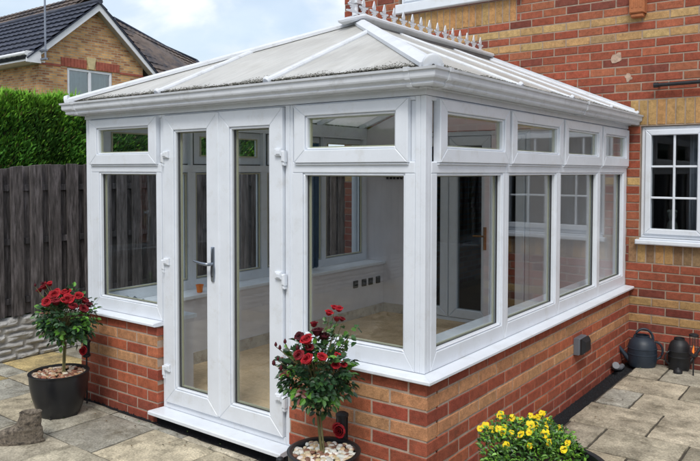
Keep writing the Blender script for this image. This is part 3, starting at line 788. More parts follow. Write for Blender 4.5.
# moss and grime behind the gutter, at the lower edge of the sheets
m = MB()
def mosslump(c, s, col):
    vs = []; n = 6
    for k,(rr,zz) in enumerate(((1,0),(.75,.45))):
        for i in range(n): t = 2*PI*i/n+k; vs.append((c[0]+s*rr*math.cos(t)*U(.7,1.3), c[1]+s*rr*math.sin(t)*U(.7,1.3), c[2]+s*zz*U(.5,1.2)))
    vs.append((c[0],c[1],c[2]+s*.7))
    m.add(vs, [(i,(i+1)%n,n+(i+1)%n,n+i) for i in range(n)]+[(n+i,n+(i+1)%n,2*n) for i in range(n)], 0, col)
def mossrun(F, a, b, cnt):
    for _ in range(cnt):
        u = U(a,b); dens = noise.noise(Vector((u*3.1,a,0)))
        if dens < U(-.9,.30): continue
        t = abs(random.gauss(0,.45+.4*dens))
        d = .080-t*.070; z = ZE+(.06-d)*.44*(d < .06)-.002-(.012*R() if d > .06 else 0)
        x = F(u,d,z); mosslump(x, U(.0015,.0058), jit(random.choice([(.06,.06,.05),(.10,.10,.085),(.12,.12,.09),(.30,.29,.27)]),.2))
mossrun(FR,-W-.03,.02,15000); mossrun(SI,.05,L-.05,13000)
stuff(m.build('moss', M_MOSS, cons, normals=True))
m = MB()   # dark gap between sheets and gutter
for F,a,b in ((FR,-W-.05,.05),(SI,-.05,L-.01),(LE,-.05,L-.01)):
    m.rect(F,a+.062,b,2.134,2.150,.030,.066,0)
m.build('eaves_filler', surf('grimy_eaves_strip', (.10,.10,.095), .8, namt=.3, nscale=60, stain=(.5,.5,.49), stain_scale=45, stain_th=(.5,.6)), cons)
# outdoor socket box on the right-hand dwarf wall
m = MB(); m.rect(SB,2.02,2.18,.325,.445,0,.045,.008); bx = m.build('outdoor_socket', surf('grey_box_plastic',(.13,.145,.17),.45,namt=.1), cons)
m = MB(); m.rect(SB,2.024,2.176,.329,.441,.046,.080,.022); m.build('cover', M_BLACKM, bx)
m = MB(); m.tube([SB(2.15,.025,.325),SB(2.15,.025,.308)],.012,10); m.build('cable_gland', M_UPVCD, bx)

# ================================================================== FENCE, WALL, HEDGE
XF = -4.27
def ztop(y, ya, yb): t = (y-ya)/(yb-ya); return 1.640+.075*math.sin(PI*t)
def fence_panel(par, P, ya, yb, zt0=1.63, arch=.08, z0=.37):
    mb = MB(); n = int(round((yb-ya)/.0875)); st = (yb-ya)/n
    for i in range(n):
        a = ya+i*st-.012; b = a+st+.024 if i % 2 == 0 else a+st+.0
        fr = i % 2 == 0
        a, b = (a, b) if fr else (ya+i*st-.03, ya+(i+1)*st+.03)
        ta = zt0+arch*math.sin(PI*max(0,min(1,(a-ya)/(yb-ya)))); tb = zt0+arch*math.sin(PI*max(0,min(1,(b-ya)/(yb-ya))))
        if not fr: ta -= .004; tb -= .004
        d0, d1 = (.012,.032) if fr else (-.032,-.012)
        j = U(-.006,.006)
        c = .088*U(.6,1.4); col = (c*1.08, c*.98, c*.98)
        mb.prism(P, [(a,z0+U(0,.01)),(b,z0+U(0,.01)),(b,tb+j),(a,ta+j)], d0, d1, .003, 0, col)
    for zz in (.48, 1.0, 1.47): mb.rect(P, ya, yb, zz, zz+.055, -.011, .011, .002, 0, (.06,.057,.06))
    return mb.build('fence_panel', M_FENCE, par)
fence = thing('garden_fence', 'dark weathered wooden fence of upright boards above the white stone wall', 'fence', (XF,0,.37))
PF = lambda u,d,z: (XF+d,u,z)
for k in range(-4, 3):
    ya = -.27+1.86*k; fence_panel(fence, PF, ya+.05, ya+1.81)
    m = MB(); m.box((XF-.04,ya-.045,.0),(XF+.04,ya+.045,1.66)); m.c = [(.06,.055,.058)]*len(m.c); m.build('fence_post', M_FENCE, fence)
def stone_wall(par, y0, y1, x0, x1, zt):
    mb = MB(); mb.box((x0,y0,-.06),(x1-.03,y1,zt-.02),0)
    z = -.02
    while z < zt-.02:
        h = min(U(.052,.080), zt-z)
        if zt-(z+h) < .03: h = zt-z
        y = y0-U(0,.2)
        while y < y1:
            l = U(.20,.42); n1 = 12; n2 = 6; vs = []; sd = U(0,99)
            for j in range(n2+1):
                for i in range(n1+1):
                    fy, fz = i/n1, j/n2
                    e = min(fy, 1-fy)*l; e2 = min(fz,1-fz)*h
                    bul = .034*min(1,e/.03)*min(1,e2/.02)
                    dd = x1-.035+bul+(noise.fractal(Vector(((y+fy*l)*9, (z+fz*h)*22, sd)), 1,2,3)*.020 if bul > .001 else 0)
                    vs.append((dd, y+fy*l, z+fz*h+(noise.noise(Vector(((y+fy*l)*7,sd,fz)))*.006 if 0 < fz else 0)))
            mb.add(vs, [(j*(n1+1)+i,j*(n1+1)+i+1,(j+1)*(n1+1)+i+1,(j+1)*(n1+1)+i) for j in range(n2) for i in range(n1)])
            y += l+.004
        z += h
    return mb.build('stone_wall', M_STONE, par, normals=False)
sw = stone_wall(None, -7.6, 4.6, XF-.12, XF+.03, .368)
tag(sw, 'low whitewashed rock faced stone wall along the patio beneath the dark fence', 'wall')
# hedge: thousands of small upright sprays
def hedge(name, label, x0, x1, y0, y1, zt, n, seed, base=0., size=(.035,.085)):
    random.seed(seed); mb = MB(); core = MB()
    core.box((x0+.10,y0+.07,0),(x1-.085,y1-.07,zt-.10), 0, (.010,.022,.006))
    for _ in range(n):
        r = R()
        if r < .58: # face towards garden (+x)
            y = U(y0,y1); z = base+(zt-base)*R()**.8; x = x1-abs(random.gauss(0,.07)); nx = Vector((1,0,.5))
        elif r < .9:
            y = U(y0,y1); x = U(x0,x1); z = zt-abs(random.gauss(0,.06)); nx = Vector((0,0,1))
        else:
            x = U(x0,x1); y = y0+abs(random.gauss(0,.06)); z = base+(zt-base)*R(); nx = Vector((0,-1,.5))
        b = noise.noise(Vector((y*3.2,z*3.2,x)))*.07+noise.noise(Vector((y*9,z*9,x)))*.03
        x += b; z += b*.7 + ((noise.noise(Vector((y*2,x*2,7)))*.07+noise.noise(Vector((y*7,x*7,7)))*.03) if z > zt-.2 else 0)
        d = (nx+Vector((U(-.7,.7),U(-.7,.7),U(-.2,1.1)))).normalized(); l = U(*size)
        s = d.cross(Vector((R()-.5,R()-.5,R()-.5))).normalized()*l*.13
        p = Vector((x,y,z)); top = max(0,min(1,(z-zt+.5)/.5))
        g_ = U(.55,1.25)
        young_or_sunlit = R() < .25+.65*max(0,min(1,(z-zt+.30)/.25))  # more bright leaves towards the top: sunlight put into the leaf colour
        col = (.080*g_,.24*g_,.035*g_) if not young_or_sunlit else (.20*g_,.46*g_,.045*g_)
        pt = noise.noise(Vector((y*1.7,z*1.7,9)))
        if R() < .04+.12*max(0,pt): col = (.12*g_,.10*g_,.04*g_)
        elif pt < -.2: col = (col[0]*.75,col[1]*.72,col[2]*.8)
        q = p+d*l
        mb.add([p-s*.5,p+s*.5,p+d*l*.55+s,q,p+d*l*.55-s],[(0,1,2,3,4)],0,col)
    for _ in range(int(n*.05)):
        y = U(y0,y1); x = U(x0,x1); z = zt-U(0,.08)+.05*noise.noise(Vector((y*2,x*2,7)))+.05*noise.noise(Vector((y*6,x*6,3)))
        d = Vector((U(-.35,.35),U(-.35,.35),1)).normalized(); l = U(.05,.15); s = d.cross(Vector((R()-.5,R()-.5,0))).normalized()*.006; p = Vector((x,y,z)); g_ = U(.7,1.3)
        mb.add([p-s,p+s,p+d*l*.6+s*.8,p+d*l,p+d*l*.6-s*.8],[(0,1,2,3,4)],0,(.24*g_,.50*g_,.06*g_))
    o = core.build(name, M_HEDGE); o['label'] = label; o['category'] = 'hedge'
    mb.build('foliage', M_HEDGE, o, normals=False)
    return o
hedge('conifer_hedge', 'tall clipped bright green conifer hedge rising behind the dark wooden fence', -5.75,-4.78,-1.2,4.6,2.36,240000,3,size=(.028,.066))
hedge('conifer_hedge', 'darker stretch of conifer hedge along the fence on the camera side', -5.7,-4.8,-8,-1.3,2.3,26000,5,size=(.07,.15))

# ================================================================== far end of the garden (seen only in the glass)
rf = thing('garden_fence', 'wooden boundary fence closing the garden, seen mirrored in the glass', 'fence', (-4,-8.2,0))
PR = lambda u,d,z: (u,-8.2+d,z)
for k in range(5): fence_panel(rf, PR, -4.2+1.86*k, -4.2+1.86*k+1.8, 1.75,.05,.03)
hedge('conifer_hedge', 'conifer hedge behind the boundary fence, seen mirrored in the glass', -5.5,5.4,-9.8,-8.9,3.0,20000,8,size=(.1,.2))
gf = thing('garden_fence', 'wooden side fence on the far side of the paving, seen mirrored in the glass', 'fence', (3.9,0,0))
PG = lambda u,d,z: (3.9-d,u,z)
for k in range(6): fence_panel(gf, PG, -8+1.9*k, -8+1.9*k+1.84, 1.78,.03,.03)
random.seed(21)

# ================================================================== NEIGHBOUR HOUSES
GX = -17.9
nb = thing('brick_house', 'yellow brick gabled house with dark blue tiled roof and white bargeboards beyond the hedge', 'house', (GX,9.9,0))
gy0, gy1, gya, gze, gza = 7.95, 11.85, 9.95, 5.12, 6.88
wx = GX-.28
NF = lambda u,d,z: (wx+d,u,z)
m = MB(); prof = [(gy0+.15,0),(gy1-.1,0),(gy1-.1,gze+.06),(gya,gza-.15),(gy0+.15,gze+.02)]
nwin = (9.0,10.58,3.92,4.82)
# gable wall around the window opening
m.rect(NF,gy0+.15,nwin[0],0,5.12,-.25,0); m.rect(NF,nwin[1],gy1-.1,0,5.12,-.25,0); m.rect(NF,nwin[0],nwin[1],0,nwin[2],-.25,0); m.rect(NF,nwin[0],nwin[1],nwin[3],5.12,-.25,0)
m.prism(NF, [(gy0+.15,5.12),(gy1-.1,5.12),(gya,gza-.13)], -.25, 0)
m.box((-30,gy0+.15,0),(wx-.25,gy0+.4,5.0)); m.box((-30,gy1-.35,0),(wx-.25,gy1-.1,5.0))
m.build('wall', M_FARBRICK, nb)
for lo_, hi_ in ((0,8),(11,19)):
    m = MB()
    for a in range(lo_, hi_): u = 8.80+a*.1076; m.rect(NF,u,u+.098,4.835,5.10,0,.02,.004)
    m.build('brick_arch', M_REDSOL, nb)
m = MB(); m.rect(NF,gy0+.15,8.79,4.80,4.87,0,.018,.0); m.rect(NF,10.86,gy1-.1,4.80,4.87,0,.018,.0); m.build('brick_band', M_REDSOL, nb)
m = MB(); m.prism(NF,[(9.72,4.83),(9.90,4.83),(9.98,5.2),(9.64,5.2)],0,.04,.005); m.build('keystone', M_KEY, nb)
m = MB(); m.ring(NF,nwin[0]+.01,nwin[1]-.01,nwin[2]+.01,nwin[3]-.01,.075,-.1,-.02,.008); m.rect(NF,9.74,9.83,nwin[2]+.086,nwin[3]-.086,-.1,-.02,.008); m.rect(NF,8.96,10.62,3.83,3.925,-.05,.06,.01)
nw = m.build('window', M_WHITEP, nb)
m = MB(); m.rect(NF,9.07,10.5,4.0,4.75,-.07,-.06); m.build('pane', M_PANEN, nw)
m = MB()
for a in range(40):
    u = 9.08+a*.035; m.rect(NF,u,u+.033,3.98,4.76,-.22,-.2-.03*math.sin(a*1.3),0)
m.build('net_curtain', M_NET, nw)
def bargeboard(p, q, w, t, mat, name):
    p = Vector(p); q = Vector(q); k = Vector((0,0,-w)); x = Vector((-t,0,0))
    m = MB(); m.add([p,q,q+k,p+k,p+x,q+x,q+k+x,p+k+x],[(0,1,2,3),(4,5,6,7),(0,1,5,4),(3,2,6,7),(1,2,6,5),(0,3,7,4)]); return m.build(name, mat, nb)
bargeboard((GX,gy0-.25,gze-.14),(GX,gya,gza),.22,.03,M_WHITEP,'bargeboard'); bargeboard((GX,gya,gza),(GX,gy1+.22,gze-.10),.22,.03,M_WHITEP,'bargeboard')
m = MB()
for p, q in (((gy0-.25,gze-.33),(gya,gza-.19)),((gya,gza-.19),(gy1+.22,gze-.29))):
    m.add([(GX-.03,p[0],p[1]),(GX-.03,q[0],q[1]),(wx-.02,q[0],q[1]),(wx-.02,p[0],p[1])],[(0,1,2,3)])
m.build('soffit', M_SOFFIT, nb)
m = MB(); m.box((GX-.02,gy0-.38,gze-.34),(GX+.02,gy0+.06,gze-.02)); m.box((-32,gy0-.33,gze-.30),(GX-.02,gy0-.28,gze-.08)); m.box((-32,gy0-.28,gze-.30),(GX-.02,gy0+.2,gze-.26))
m.build('fascia', M_WHITEP, nb)
m = MB(); m.tube([(GX+.05,gy0-.40,gze-.10),(-32,gy0-.40,gze-.10)],.06,10); m.build('gutter', M_WHITEP, nb)
def tiled(poly0, poly1, rows, name, mat, par, th=.035, wav=.0):
    """stepped courses from the eave line poly0=(a,b) up to poly1=(a,b)"""
    a0,b0 = map(Vector,poly0); a1,b1 = map(Vector,poly1); mb = MB()
    nrm = (b0-a0).cross(a1-a0).normalized()
    if nrm.z < 0: nrm = -nrm
    nc = max(1,int((b0-a0).length/.3))
    for r_ in range(rows):
        t0, t1 = r_/rows, (r_+1.12)/rows
        lo0, lo1 = a0.lerp(a1,t0), b0.lerp(b1,t0); hi0, hi1 = a0.lerp(a1,min(t1,1)), b0.lerp(b1,min(t1,1))
        vs = []
        for c in range(nc*4+1):
            f = c/(nc*4); w_ = (0,.018,.024,.010)[c % 4]
            lo = lo0.lerp(lo1,f); hi = hi0.lerp(hi1,f)
            vs += [lo+nrm*(w_), lo+nrm*(th+w_), hi+nrm*(.006+w_)]
        fs = []
        for c in range(nc*4):
            i = c*3; j = i+3; fs += [(i,j,j+1,i+1),(i+1,j+1,j+2,i+2)]
        mb.add(vs, fs)
    # closed underside
    k = nrm*-.04
    mb.add([a0+k,b0+k,b1+k,a1+k,a0,b0,b1,a1],[(3,2,1,0),(0,1,5,4),(1,2,6,5),(2,3,7,6),(3,0,4,7)])
    return mb.build(name, mat, par)
sl = (gza-gze)/(gya-gy0)
tiled([(-32,gy0-.38,gze-.30*sl+.05),(GX+.04,gy0-.38,gze-.30*sl+.05)],[(-32,gya,gza+.05),(GX+.04,gya,gza+.05)],9,'roof_slope',M_TILE,nb,th=.06)
tiled([(-32,gy1+.3,gze-.18),(GX+.04,gy1+.3,gze-.18)],[(-32,gya,gza+.05),(GX+.04,gya,gza+.05)],9,'roof_slope',M_TILE,nb)
m = MB(); m.tube([(-32,gya,gza+.07),(GX+.06,gya,gza+.07)],.09,10); m.build('ridge_tile', M_TILE, nb)
# taller block behind the gable
tiled([(-33,10.3,7.0),(-20.4,10.3,7.0)],[(-33,11.2,7.8),(-20.4,11.2,7.8)],4,'roof_slope',M_TILEB,nb,th=.06)
tiled([(-33,12.3,6.8),(-20.4,12.3,6.8)],[(-33,11.2,7.8),(-20.4,11.2,7.8)],4,'roof_slope',M_TILEB,nb,th=.06)
m = MB(); m.box((-33,10.7,0),(-20.6,11.7,6.9)); m.build('wall', M_FARBRICK, nb)
m = MB(); m.tube([(GX+.22,8.03,gze-.25),(GX+.22,8.03,9.2)],.028,8); m.box((GX,7.98,gze-.25),(GX+.26,8.08,gze-.2)); m.box((GX,7.98,gze-.0),(GX+.26,8.08,gze+.05))
for q in range(6): m.tube([(GX-.1,7.7,8.6+q*.09),(GX+.5,8.4,8.6+q*.09)],.008,5)
m.build('aerial_mast', M_GALV, nb)
nb2 = thing('brick_house', 'distant house with brown tiled sloping roof right behind the yellow brick gable', 'house', (-24,16,0))
tiled([(-24.5,15.2,5.9),(-24.5,21.5,5.5)],[(-27.5,17.0,8.85),(-27.5,22.0,7.45)],9,'roof_slope',M_TILEB,nb2,th=.07)
m = MB(); m.box((-30,15.5,0),(-24.9,21.2,5.7)); m.build('wall', M_FARBRICK, nb2)
m = MB(); m.tube([(-24.5,15.2,5.95),(-27.5,17.0,8.88),(-27.5,20.0,7.95),(-27.5,22.0,7.52),(-24.5,21.5,5.55)],.10,10); m.build('ridge_tile', M_TILE, nb2)

# ================================================================== PLANTS
def leafblade(mb, p, d, nrm, l, w, col, fold=.22, droop=.12):
    d = d.normalized(); s = d.cross(nrm).normalized(); nn = s.cross(d).normalized()
    def P(t, k, lift): return p + d*(l*t) + s*(w*k) + nn*(lift*w) - Vector((0,0,1))*(droop*l*t*t)
    vs = [P(0,0,0),P(.3,.42,fold),P(.65,.40,fold),P(1,0,.0),P(.65,-.40,fold),P(.3,-.42,fold),P(.35,0,0),P(.68,0,0)]
    mb.add(vs, [(0,1,6),(1,2,7,6),(2,3,7),(0,6,5),(6,7,4,5),(7,3,4)], 0, col)
def rose_head(mb, c, up, r, col, rows=5):
    """ruffled cupped petals, tight in the heart and loose outside"""
    up = up.normalized(); a = up.cross(Vector((.3,.5,.8))).normalized(); b = up.cross(a)
    for k in range(rows):
        f = k/(rows-1); n = (3,4,5,5,6)[min(k,4)]; rr = r*(.20+.62*f); h1 = r*(.72-.20*f)
        for i in range(n):
            t = 2*PI*(i+.5*(k%2))/n+U(-.35,.35); sp = PI/n*U(1.15,1.5); cc = jit(col, .28); j1 = U(.82,1.15); tw = U(-.25,.25)
            if f < .35: cc = (cc[0]*.75, cc[1]*.6, cc[2]*.7)
            vs = []
            for jj, (kr, hh) in enumerate(((.30,-.62*r),(.82,-.30*r),(1.0*j1,h1*.65),(1.10*j1,h1*j1),(1.22*j1+.1*f,h1*j1-.10*r*f))):
                for ii in range(5):
                    x = ii/2-1; tt = t+sp*x*(.45+.55*min(1,jj/2))+tw*jj*.1
                    q = rr*kr*(1-.12*x*x*(jj/4))+U(-.02,.02)*r
                    vs.append(c + (a*math.cos(tt)+b*math.sin(tt))*q + up*(hh-.14*r*x*x*(jj > 2)+U(-.03,.03)*r))
            mb.add(vs, [(q_*5+i_,q_*5+i_+1,(q_+1)*5+i_+1,(q_+1)*5+i_) for q_ in range(4) for i_ in range(4)], 0, cc)
def rose_tree(label, base, ztop_, crown, rad, flowers, nleaf, lean=(0,0), buds=(), seed=1, leafk=(1,1)):
    random.seed(seed); b = Vector(base)
    root = thing('rose_tree', label, 'rose', base, 'standard roses in black pots')
    m = MB(); c = Vector(crown)
    pts = [b+(c-Vector((0,0,rad[2]*.55))-b)*t+Vector((.006*math.sin(t*5),.004*math.cos(t*4),0)) for t in [i/6 for i in range(7)]]
    m.tube(pts, [.0085,.0078,.0075,.007,.007,.0068,.0085], 8)
    m.tube([p+Vector((.014,.004,0)) for p in pts[:6]], .0045, 6, col=(1,1,1))
    top = pts[-1]
    tips = []
    for i in range(16):
        t = 2*PI*i/16+U(-.3,.3); e = U(-.3,1); rr = math.sqrt(max(0,1-e*e*.8))*U(.5,.85)
        q = c+Vector((rad[0]*rr*math.cos(t),rad[1]*rr*math.sin(t),rad[2]*e*.85)); tips.append(q)
    for q in tips+[Vector(f[0])-Vector((0,0,.02)) for f in flowers]+[Vector(f[0])-Vector((0,0,.01)) for f in buds]:
        mid = top.lerp(q,.5)+Vector((U(-.02,.02),U(-.02,.02),.015)); m.tube([top,mid,q],[.004,.0028,.0018],5)
    m.build('stem', M_STEM, root, smooth=60)
    lm = MB()
    for _ in range(nleaf):
        v = Vector((random.gauss(0,1),random.gauss(0,1),random.gauss(0,1))).normalized(); k = U(.35,1.0)**.6
        lump = 1+.22*noise.noise(v*2.3+Vector((seed,0,0)))+.12*noise.noise(v*5)
        p = c+Vector((v.x*rad[0],v.y*rad[1],v.z*rad[2]))*k*lump
        if v.z > .3 and R() < .25: continue
        # a compound leaf: three to five leaflets
        d = (v+Vector((U(-.6,.6),U(-.6,.6),U(-.5,.3)))).normalized(); g_ = U(.6,1.35)
        young_or_sunlit = R() < .12*leafk[0]; inner_ = k < .7
        col = (.024*g_,.070*g_,.026*g_)
        if young_or_sunlit: col = (.10*g_,.26*g_,.03*g_)
        elif R() < .25: col = (.05*g_,.13*g_,.03*g_)
        if R() < .03: col = (.14,.04,.03)
        n_ = random.choice((3,5,5)); s = d.cross(Vector((0,0,1))).normalized(); L_ = U(.030,.046)*leafk[1]; st = L_*.9
        nn = (v*.7+Vector((U(-.5,.5),U(-.5,.5),.6))).normalized()
        leafblade(lm, p+d*st*(1.2 if n_==5 else .8), d, nn, L_, L_*.72, jit(col,.12))
        for sgn in (-1,1):
            leafblade(lm, p+d*st*.55, (d*.55+s*sgn), nn, L_*.85, L_*.62, jit(col,.12))
            if n_ == 5: leafblade(lm, p+d*st*.02, (d*.35+s*sgn), nn, L_*.72, L_*.52, jit(col,.12))
    lm.build('foliage', M_LEAF, root, normals=False)
    for (p, r, col) in flowers:
        fm = MB(); up = (Vector(p)-c+Vector((0,0,.10))).normalized()
        up = (up+Vector((.15+U(-.5,.5),-.25+U(-.5,.5),.5))).normalized()
        rose_head(fm, Vector(p), up, r*.86, col); fm.build('flower', M_PETAL, root, loc=p, smooth=180, normals=False)
    for (p, r, col) in buds:
        fm = MB(); q = Vector(p)
        fm.lathe([(.001,-r*1.0),(r*.62,-r*.5),(r*.6,r*.2),(r*.25,r*.9),(.001,r*1.1)], q, 8, 0, col)
        fm.build('bud', M_PETAL, root, loc=p, smooth=180)
    return root
def pot(label, c, r, h, mat=M_BLACK, rb=.66, group=None, rim=.018, cat='plant pot'):
    m = MB(); pr = []
    for i in range(13):
        t = i/12; z = h*t; rr = r*(rb+(1-rb)*math.sin(t*PI/2)**.85); pr.append((rr, z))
    pr += [(r+.004,h-.004),(r+.006,h+.004),(r-.002,h+.008),(r-rim,h+.004),(r-rim-.003,h-.012),(r-rim-.006,h-.05)]
    m.lathe(pr, (0,0,0), 56)
    m.v = [(v[0]+c[0],v[1]+c[1],v[2]+c[2]) for v in m.v]
    for f in range(5):
        t = 2*PI*f/5+.3; x = c[0]+r*rb*.93*math.cos(t); y = c[1]+r*rb*.93*math.sin(t)
        m.box((x-.018,y-.018,c[2]-.0),(x+.018,y+.018,c[2]+.02))
    o = m.build('plant_pot', mat, None, loc=c, smooth=45); tag(o, label, cat, group)
    m = MB(); m.lathe([(.0005,h-.035),(r*.6,h-.033),(r-rim-.006,h-.038)], c, 30); m.build('soil', M_SOIL, o)
    return o
def pebbles(label, c, r, n, cols, seed, size=(.011,.020)):
    random.seed(seed); mb = MB()
    for i in range(n):
        rr = r*math.sqrt(R())*.97; t = U(0,2*PI); s = U(*size); h = .002+.012*(1-(rr/r)**2)*R()
        x, y, z = c[0]+rr*math.cos(t), c[1]+rr*math.sin(t), c[2]+h
        rot = U(0,PI); col = jit(random.choice(cols), .15); vs = []; n1 = 8; a, b_, c_ = s*U(.9,1.3), s*U(.7,1), s*U(.5,.75)
        for k, ph in enumerate((-.9,-.35,.35,.9)):
            for j in range(n1):
                th = 2*PI*j/n1; X, Y = a*math.cos(ph)*math.cos(th), b_*math.cos(ph)*math.sin(th)
                vs.append((x+X*math.cos(rot)-Y*math.sin(rot), y+X*math.sin(rot)+Y*math.cos(rot), z+c_*math.sin(ph)))
        fs = [(k*n1+j,k*n1+(j+1)%n1,(k+1)*n1+(j+1)%n1,(k+1)*n1+j) for k in range(3) for j in range(n1)]+[tuple(range(n1))[::-1],tuple(range(3*n1,4*n1))]
        mb.add(vs, fs, 0, col)
    o = mb.build('pebbles', M_PEBBLE, None, loc=c, smooth=180); stuff(o); o['label'] = label; o['category'] = 'pebbles'
    return o
DR = (.17,.004,.010); CR = (.34,.005,.013); MR = (.065,.004,.010)
P1 = (-2.655,-.375,0); P2 = (-.365,-.335,0)
pot('round black plant pot holding a red rose on the far left patio slabs', P1, .190, .285)
pebbles('brown and cream pebbles on the soil of the left rose pot', (P1[0],P1[1],.272), .165, 210, [(.42,.25,.14),(.50,.38,.25),(.30,.12,.07),(.58,.50,.40),(.20,.09,.06)], 4)
pot('round black plant pot holding a red rose beside the glazed doors', P2, .175, .285)
pebbles('white and cream pebbles on the soil of the middle rose pot', (P2[0],P2[1],.272), .152, 200, [(.62,.60,.54),(.70,.68,.63),(.50,.38,.22),(.60,.50,.34),(.22,.11,.07)], 5)
RT = Vector((.8026,.5965,0)); BK = Vector((-.5965,.8026,0))     # across and away, as one stands on the patio
def off(base, dx, dz, dy=0): return Vector(base)+RT*dx+BK*dy+Vector((0,0,dz))
s1 = 1/146.
def r1(u, v, dy=-.08): return off(P1, (u-60)*s1, (412-v)*s1, dy)
rose_tree('rose tree topped with a cluster of red flowers, by the fence end', P1, .6, off(P1,.055,.665,0), (.185,.165,.145),
  [(r1(62,292,-.08),.046,CR),(r1(58,298,-.13),.042,CR),(r1(71,291,-.06),.043,CR),(r1(76,296,-.11),.044,CR),(r1(67,297,-.14),.04,DR),(r1(83,294,-.05),.036,CR),
   (r1(82,302,-.13),.035,DR),(r1(91,305,-.10),.036,DR),(r1(88,299,-.03),.032,DR),(r1(93,302,-.05),.027,MR),(r1(49,285,-.04),.030,DR),(r1(52,283,.0),.026,CR),(r1(45,288,-.05),.026,DR),(r1(47,282,-.02),.02,MR)],
  380, seed=3, buds=[(r1(43,282),.012,MR),(r1(53,280),.011,DR)], leafk=(2.2,1.05))
s2 = 1/205.
def r2(u, v, dy=-.08): return off(P2, (u-325)*s2, (508-v)*s2, dy)
rose_tree('rose tree with dark leaves and scattered red flowers, before the corner window', P2, .7, off(P2,-.03,.672,0), (.172,.15,.160),
  [(r2(310,332,-.12),.034,CR),(r2(302,331,-.08),.030,MR),(r2(319,327,-.06),.034,MR),(r2(325,333,-.03),.034,MR),(r2(311,348,-.17),.036,CR),(r2(303,346,-.14),.032,DR),(r2(324,347,-.15),.028,CR),(r2(312,341,-.1),.026,DR),
   (r2(338,348,-.1),.022,CR),(r2(337,356,-.13),.026,CR),(r2(345,357,-.1),.020,CR),(r2(330,310,-.02),.023,CR),(r2(340,307,0),.023,CR),(r2(338,315,-.04),.021,DR),(r2(343,317,0),.018,DR),(r2(335,306,.02),.019,CR),(r2(315,322,0),.024,DR)],
  430, seed=8, buds=[(r2(279,338),.011,MR),(r2(283,341),.012,MR),(r2(288,335),.012,MR),(r2(277,356),.014,MR),(r2(284,361),.014,MR),(r2(281,352),.010,MR),(r2(300,341),.014,MR)], leafk=(.6,.95))
# a taller shoot with leaves on the right of the second rose
random.seed(4); lm = MB(); sh = MB()
for (u,v) in ((335,325),(342,332),(350,337),(347,345),(333,336),(328,322),(352,330),(338,340)):
    q = r2(u,v,-.02); sh.tube([r2(322,368,0), r2((322+u)/2+2,(368+v)/2,0), q],[.003,.0024,.0018],5)
    for _ in range(5):
        d = Vector((U(-1,1),U(-1,1),U(-.5,.6))); g_ = U(.7,1.3); leafblade(lm, q+Vector((U(-.03,.03),U(-.03,.03),U(-.03,.03))), d, Vector((U(-.5,.5),U(-1,.2),1)), U(.03,.045), U(.02,.03), (.04*g_,.11*g_,.028*g_) if R() < .6 else (.09*g_,.22*g_,.04*g_))
rt2 = [o for o in bpy.data.objects if o.name.startswith('rose_tree')][-1]
lm.build('foliage', M_LEAF, rt2, normals=False); sh.build('stem', M_STEM, rt2, smooth=60)

# violas
P3 = (.655,-.070,0)
pot('large black tub planter full of yellow violas at the corner of the side wall', P3, .252, .395, rb=.74, rim=.022)
va = thing('viola_plants', 'bushy green violas with many small bright yellow flowers in the large tub', 'flowers', (P3[0],P3[1],.36))
def mound(dx, dy): 
    r = math.hypot(dx+.035, dy-.03)/.285; return .400+.118*max(0,1-r**4)-.10*max(0,dx-.06)/.2+.045*noise.noise(Vector((dx*9,dy*9,1)))+.02*noise.noise(Vector((dx*25,dy*25,4)))-(.07 if dx > .10 and dy < .0 else 0)
random.seed(12); lm = MB(); 
for _ in range(3000):
    t = U(0,2*PI); rr = .268*math.sqrt(R()); dx, dy = rr*math.cos(t)-.018, rr*math.sin(t)
    if dx > .10 and dy < .06 and R() < .9: continue
    z = mound(dx,dy)+U(-.06,.012)+(.035*R() if R() < .12 else 0); g_ = U(.6,1.4); sp = R()
    col = (.045*g_,.13*g_,.018*g_) if sp < .52 else ((.15*g_,.33*g_,.03*g_) if sp < .93 else (.025*g_,.07*g_,.02*g_))
    d = Vector((dx+U(-.25,.25),dy+U(-.25,.25),U(0,.45)))
    leafblade(lm, off(P3,dx,z,dy), d, Vector((U(-.4,.4),U(-.4,.4),1)), U(.018,.032), U(.010,.017), col, .25, .3)
for _ in range(90):
    dx, dy = U(.10,.2), U(-.12,-.02); g_ = U(.8,1.3); leafblade(lm, off(P3,dx,.36+U(0,.035),dy), Vector((U(-1,1),U(-1,1),U(.2,1))), Vector((0,0,1)), U(.02,.03), .014, (.05*g_,.15*g_,.02*g_), .2, .2)
lm.build('foliage', M_LEAF, va, normals=False)
YEL = (.85,.62,.01)
def viola(p, n, s):
    m = MB(); n = n.normalized(); a = n.cross(Vector((0,0,1))).normalized(); b = a.cross(n)
    if b.z < 0: b = -b
    for ang, w, l, c in ((60,.8,.95,1.0),(120,.8,.95,1.0),(0,.75,.85,.9),(180,.75,.85,.9),(-90,1.15,1.0,1.0)):
        t = math.radians(ang+U(-8,8)); d = a*math.cos(t)+b*math.sin(t); q = a*math.cos(t+PI/2)+b*math.sin(t+PI/2)
        vs = [p+n*.001]; k = 7
        for i in range(k):
            f = i/(k-1)*2-1; vs.append(p+d*(s*l*(1-.35*abs(f)**2.2))*(1 if abs(f) < .95 else .6)+q*(s*w*.62*f)+n*(.12*s*(1-f*f)+U(-.05,.05)*s))
        m.add(vs, [tuple(range(0,k+1))], 0, jit((YEL[0]*c,YEL[1]*c,YEL[2]), .08))
    m.add([p+n*.003+(a*math.cos(t_)+b*(math.sin(t_)-.3))*s*.16 for t_ in [2*PI*i/7 for i in range(7)]], [tuple(range(7))], 0, (.35,.13,.01))
    m.tube([p-n*.002, p-n*.012-Vector((0,0,.02)), p-Vector((0,0,.06))], .0013, 4, col=(.06,.16,.03))
    return m
